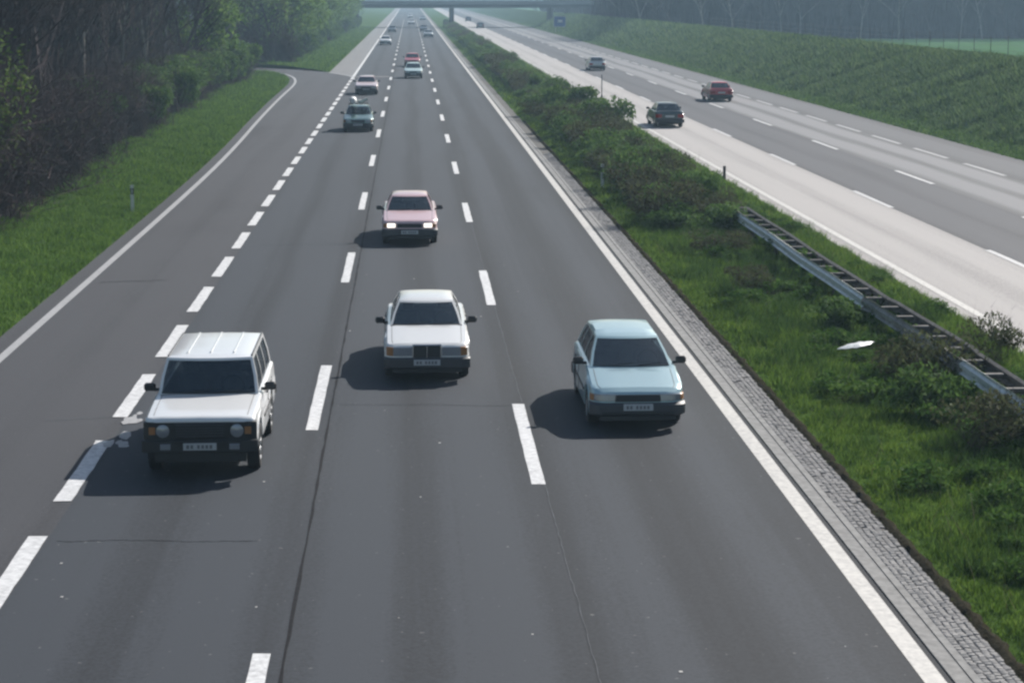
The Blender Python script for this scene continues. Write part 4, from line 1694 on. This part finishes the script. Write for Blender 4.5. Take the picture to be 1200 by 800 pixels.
# --- away from the camera
Car('sedan', 'paint_green', 'saloon_car', 'dark green car seen from behind on the pale concrete lane', 'car', 14.85, 114.4, 1, 'plain', 'black_plastic')
Car('sedan', 'paint_darkred', 'saloon_car', 'bright red car seen from behind on the slow lane', 'car', 22.15, 142, 1, 'plain', 'black_plastic')
Car('sedan', 'paint_silver', 'saloon_car', 'silver car seen from behind on the middle lane of the opposite carriageway', 'car', 18.75, 200.5, 1, 'plain', 'black_plastic', detail=False)
Car('sedan', 'paint_dark', 'saloon_car', 'distant dark car on the opposite carriageway before the overpass', 'car', 16.0, 455, 1, 'plain', 'black_plastic', detail=False)
Car('hatch', 'paint_dark', 'hatchback_car', 'tiny dark car beyond the overpass on the opposite carriageway', 'car', 16.6, 570, 1, 'plain', 'black_plastic', detail=False)

# roof load of the teal car: a rack with bundles lying on it
cyc = 111.6 + 3.85 / 2 - .76
rk = MB()
for yy in (-.35, .35):
    rk.box((0, yy, 1.47), (1.12, .04, .03), .008)
    for sd in (-.53, .53):
        rk.box((sd, yy, 1.415), (.03, .04, .09), .006)
o = rk.build('roof_rack', 'black_plastic', tc.root)


def bundle(pts, r, mat, label):
    mb = MB()
    n = len(pts)
    P_, R_ = [], []
    for i, p in enumerate(pts):
        f = i / (n - 1)
        P_.append(p)
        R_.append(r * (.45 + .55 * math.sin(PI * min(max(f, .08), .92)) ** .5) * random.uniform(.9, 1.1))
    mb.tube(P_, R_, 10)
    o = mb.build('luggage_bundle', mat, None, 50)
    o.location = (-2.93, cyc, 0)
    return tag(o, label, 'bundle')


bundle([(-.30, -.62 + .2 * i, 1.68) for i in range(7)], .20, 'bundle_white', 'bright white bundle tied on the left of the teal car roof')
bundle([(-.02 + .075 * i, -.45 + .02 * i, 1.60 + .035 * abs(i - 2.2)) for i in range(8)], .105, 'bundle_pale', 'pale bent roll lying across the right of the teal car roof')

# ------------------------------------------------------------------ labels that single plants out
ONES += [a_ + '-' + b_ for a_ in ('twenty', 'thirty', 'forty', 'fifty', 'sixty', 'seventy', 'eighty', 'ninety') for b_ in (ONES[:9])]


def ordw(i):
    if i >= 20:
        tens, u = divmod(i + 1, 10)
        base = ('', '', 'twenty', 'thirty', 'forty', 'fifty', 'sixty', 'seventy', 'eighty', 'ninety')[tens]
        return base[:-1] + 'ieth' if u == 0 else base + '-' + ONES[u - 1]
    return ONES[i]


BANDS = [(72, 'at the left margin'), (90, 'behind the white delineator'), (104, 'behind the young tree'), (128, 'level with the teal car'),
         (150, 'level with the pinkish car'), (172, 'before the slip bend'), (999, 'at the slip bend')]


def band_of(y):
    return next(i for i, b in enumerate(BANDS) if y < b[0])


def relabel(objs, key, order, text):
    groups = {}
    for o in objs:
        groups.setdefault(key(o), []).append(o)
    for k_, L in groups.items():
        L.sort(key=order)
        for i, o in enumerate(L):
            o['label'] = text(o, k_, ordw(i))


tops = [o for o in bpy.data.objects if o.parent is None and 'group' in o]
G = lambda g: [o for o in tops if o['group'] == g]
road_d = lambda o: left_edge(o.location.y) - o.location.x
relabel(G(G_WOOD), lambda o: band_of(o.location.y), road_d, lambda o, k_, n: 'bare dark tree in the left wood %s, %s from the road' % (BANDS[k_][1], n))
relabel(G('pale trunked trees of the wood'), lambda o: band_of(o.location.y), road_d, lambda o, k_, n: 'pale-trunked bare tree in the wood %s, %s from the road' % (BANDS[k_][1], n))
relabel(G('leafing trees at the far end of the wood'), lambda o: band_of(o.location.y), road_d, lambda o, k_, n: 'thinly green leafing tree in the wood %s, %s from the road' % (BANDS[k_][1], n))
relabel(G('leafless bushes along the wood edge'), lambda o: band_of(o.location.y), road_d, lambda o, k_, n: 'leafless brown bush of the wood edge %s, %s from the road' % (BANDS[k_][1], n))
relabel(G('green bushes along the wood edge'), lambda o: band_of(o.location.y), road_d, lambda o, k_, n: 'green leafing bush of the wood edge %s, %s from the road' % (BANDS[k_][1], n))
far_y = lambda o: o.location.y
relabel(G('weeds inside the guardrail'), lambda o: 0, far_y, lambda o, k_, n: 'green weed clump between the two beams of the guardrail, %s from the viewer' % n)
relabel(G('weed clumps on the median'), lambda o: 'left' if o.location.x < 10.2 else 'right', far_y, lambda o, k_, n: 'low green weed clump %s of the guardrail line, %s from the viewer' % (k_, n))
for g, w_ in (('green shrubs of the median belt', 'green leafy'), ('brown shrubs of the median belt', 'brown twiggy')):
    relabel([o for o in G(g) if 'far part' in o['label']], lambda o: 'left' if o.location.x < 9.2 else ('middle' if o.location.x < 10.5 else 'right'), far_y,
            lambda o, k_, n: '%s shrub far along the median belt, %s file, %s of its colour there' % (w_, k_, n))
relabel(G('trees in the left belt towards the overpass'), lambda o: 'front' if o.location.x > -16.5 else ('middle' if o.location.x > -20.6 else 'back'), far_y,
        lambda o, k_, n: 'hazy tree of the left belt towards the overpass, %s in the %s file' % (n, k_))
relabel(G('bushes along the left verge towards the overpass'), lambda o: 0, far_y, lambda o, k_, n: 'hazy green bush on the left verge towards the overpass, %s beyond the rounded tree' % n)
relabel(G('bushes beside the vanishing slip road'), lambda o: 'near' if o.location.y < 215 else 'far', lambda o: -o.location.x, lambda o, k_, n: 'green bush on the %s side of the vanishing slip road, %s from the motorway' % (k_, n))
relabel(G(G_FW), lambda o: 'front' if o.location.y < 353 + (o.location.x - 100) * .05 else ('middle' if o.location.y < 367 + (o.location.x - 100) * .05 else 'back'), lambda o: o.location.x,
        lambda o, k_, n: 'hazy bare tree beyond the field, %s from the left in the %s row' % (n, k_))

# ------------------------------------------------------------------ haze
hz = NT('haze_air')
hz.t.nodes.remove(hz.b)
pv = hz.n('VolumePrincipled')
pv.inputs['Color'].default_value = (.54, .79, 1.0, 1)
pv.inputs['Density'].default_value = .00056
pv.inputs['Anisotropy'].default_value = .2
hz.l(pv.outputs[0], hz.o.inputs['Volume'])
mb = MB().box((0, 2220, 9.3), (6040, 4600, 21.4))
o = mb.build('haze', 'haze_air')
tag(o, 'thin bluish haze filling the air over the motorway', 'haze', kind='stuff')
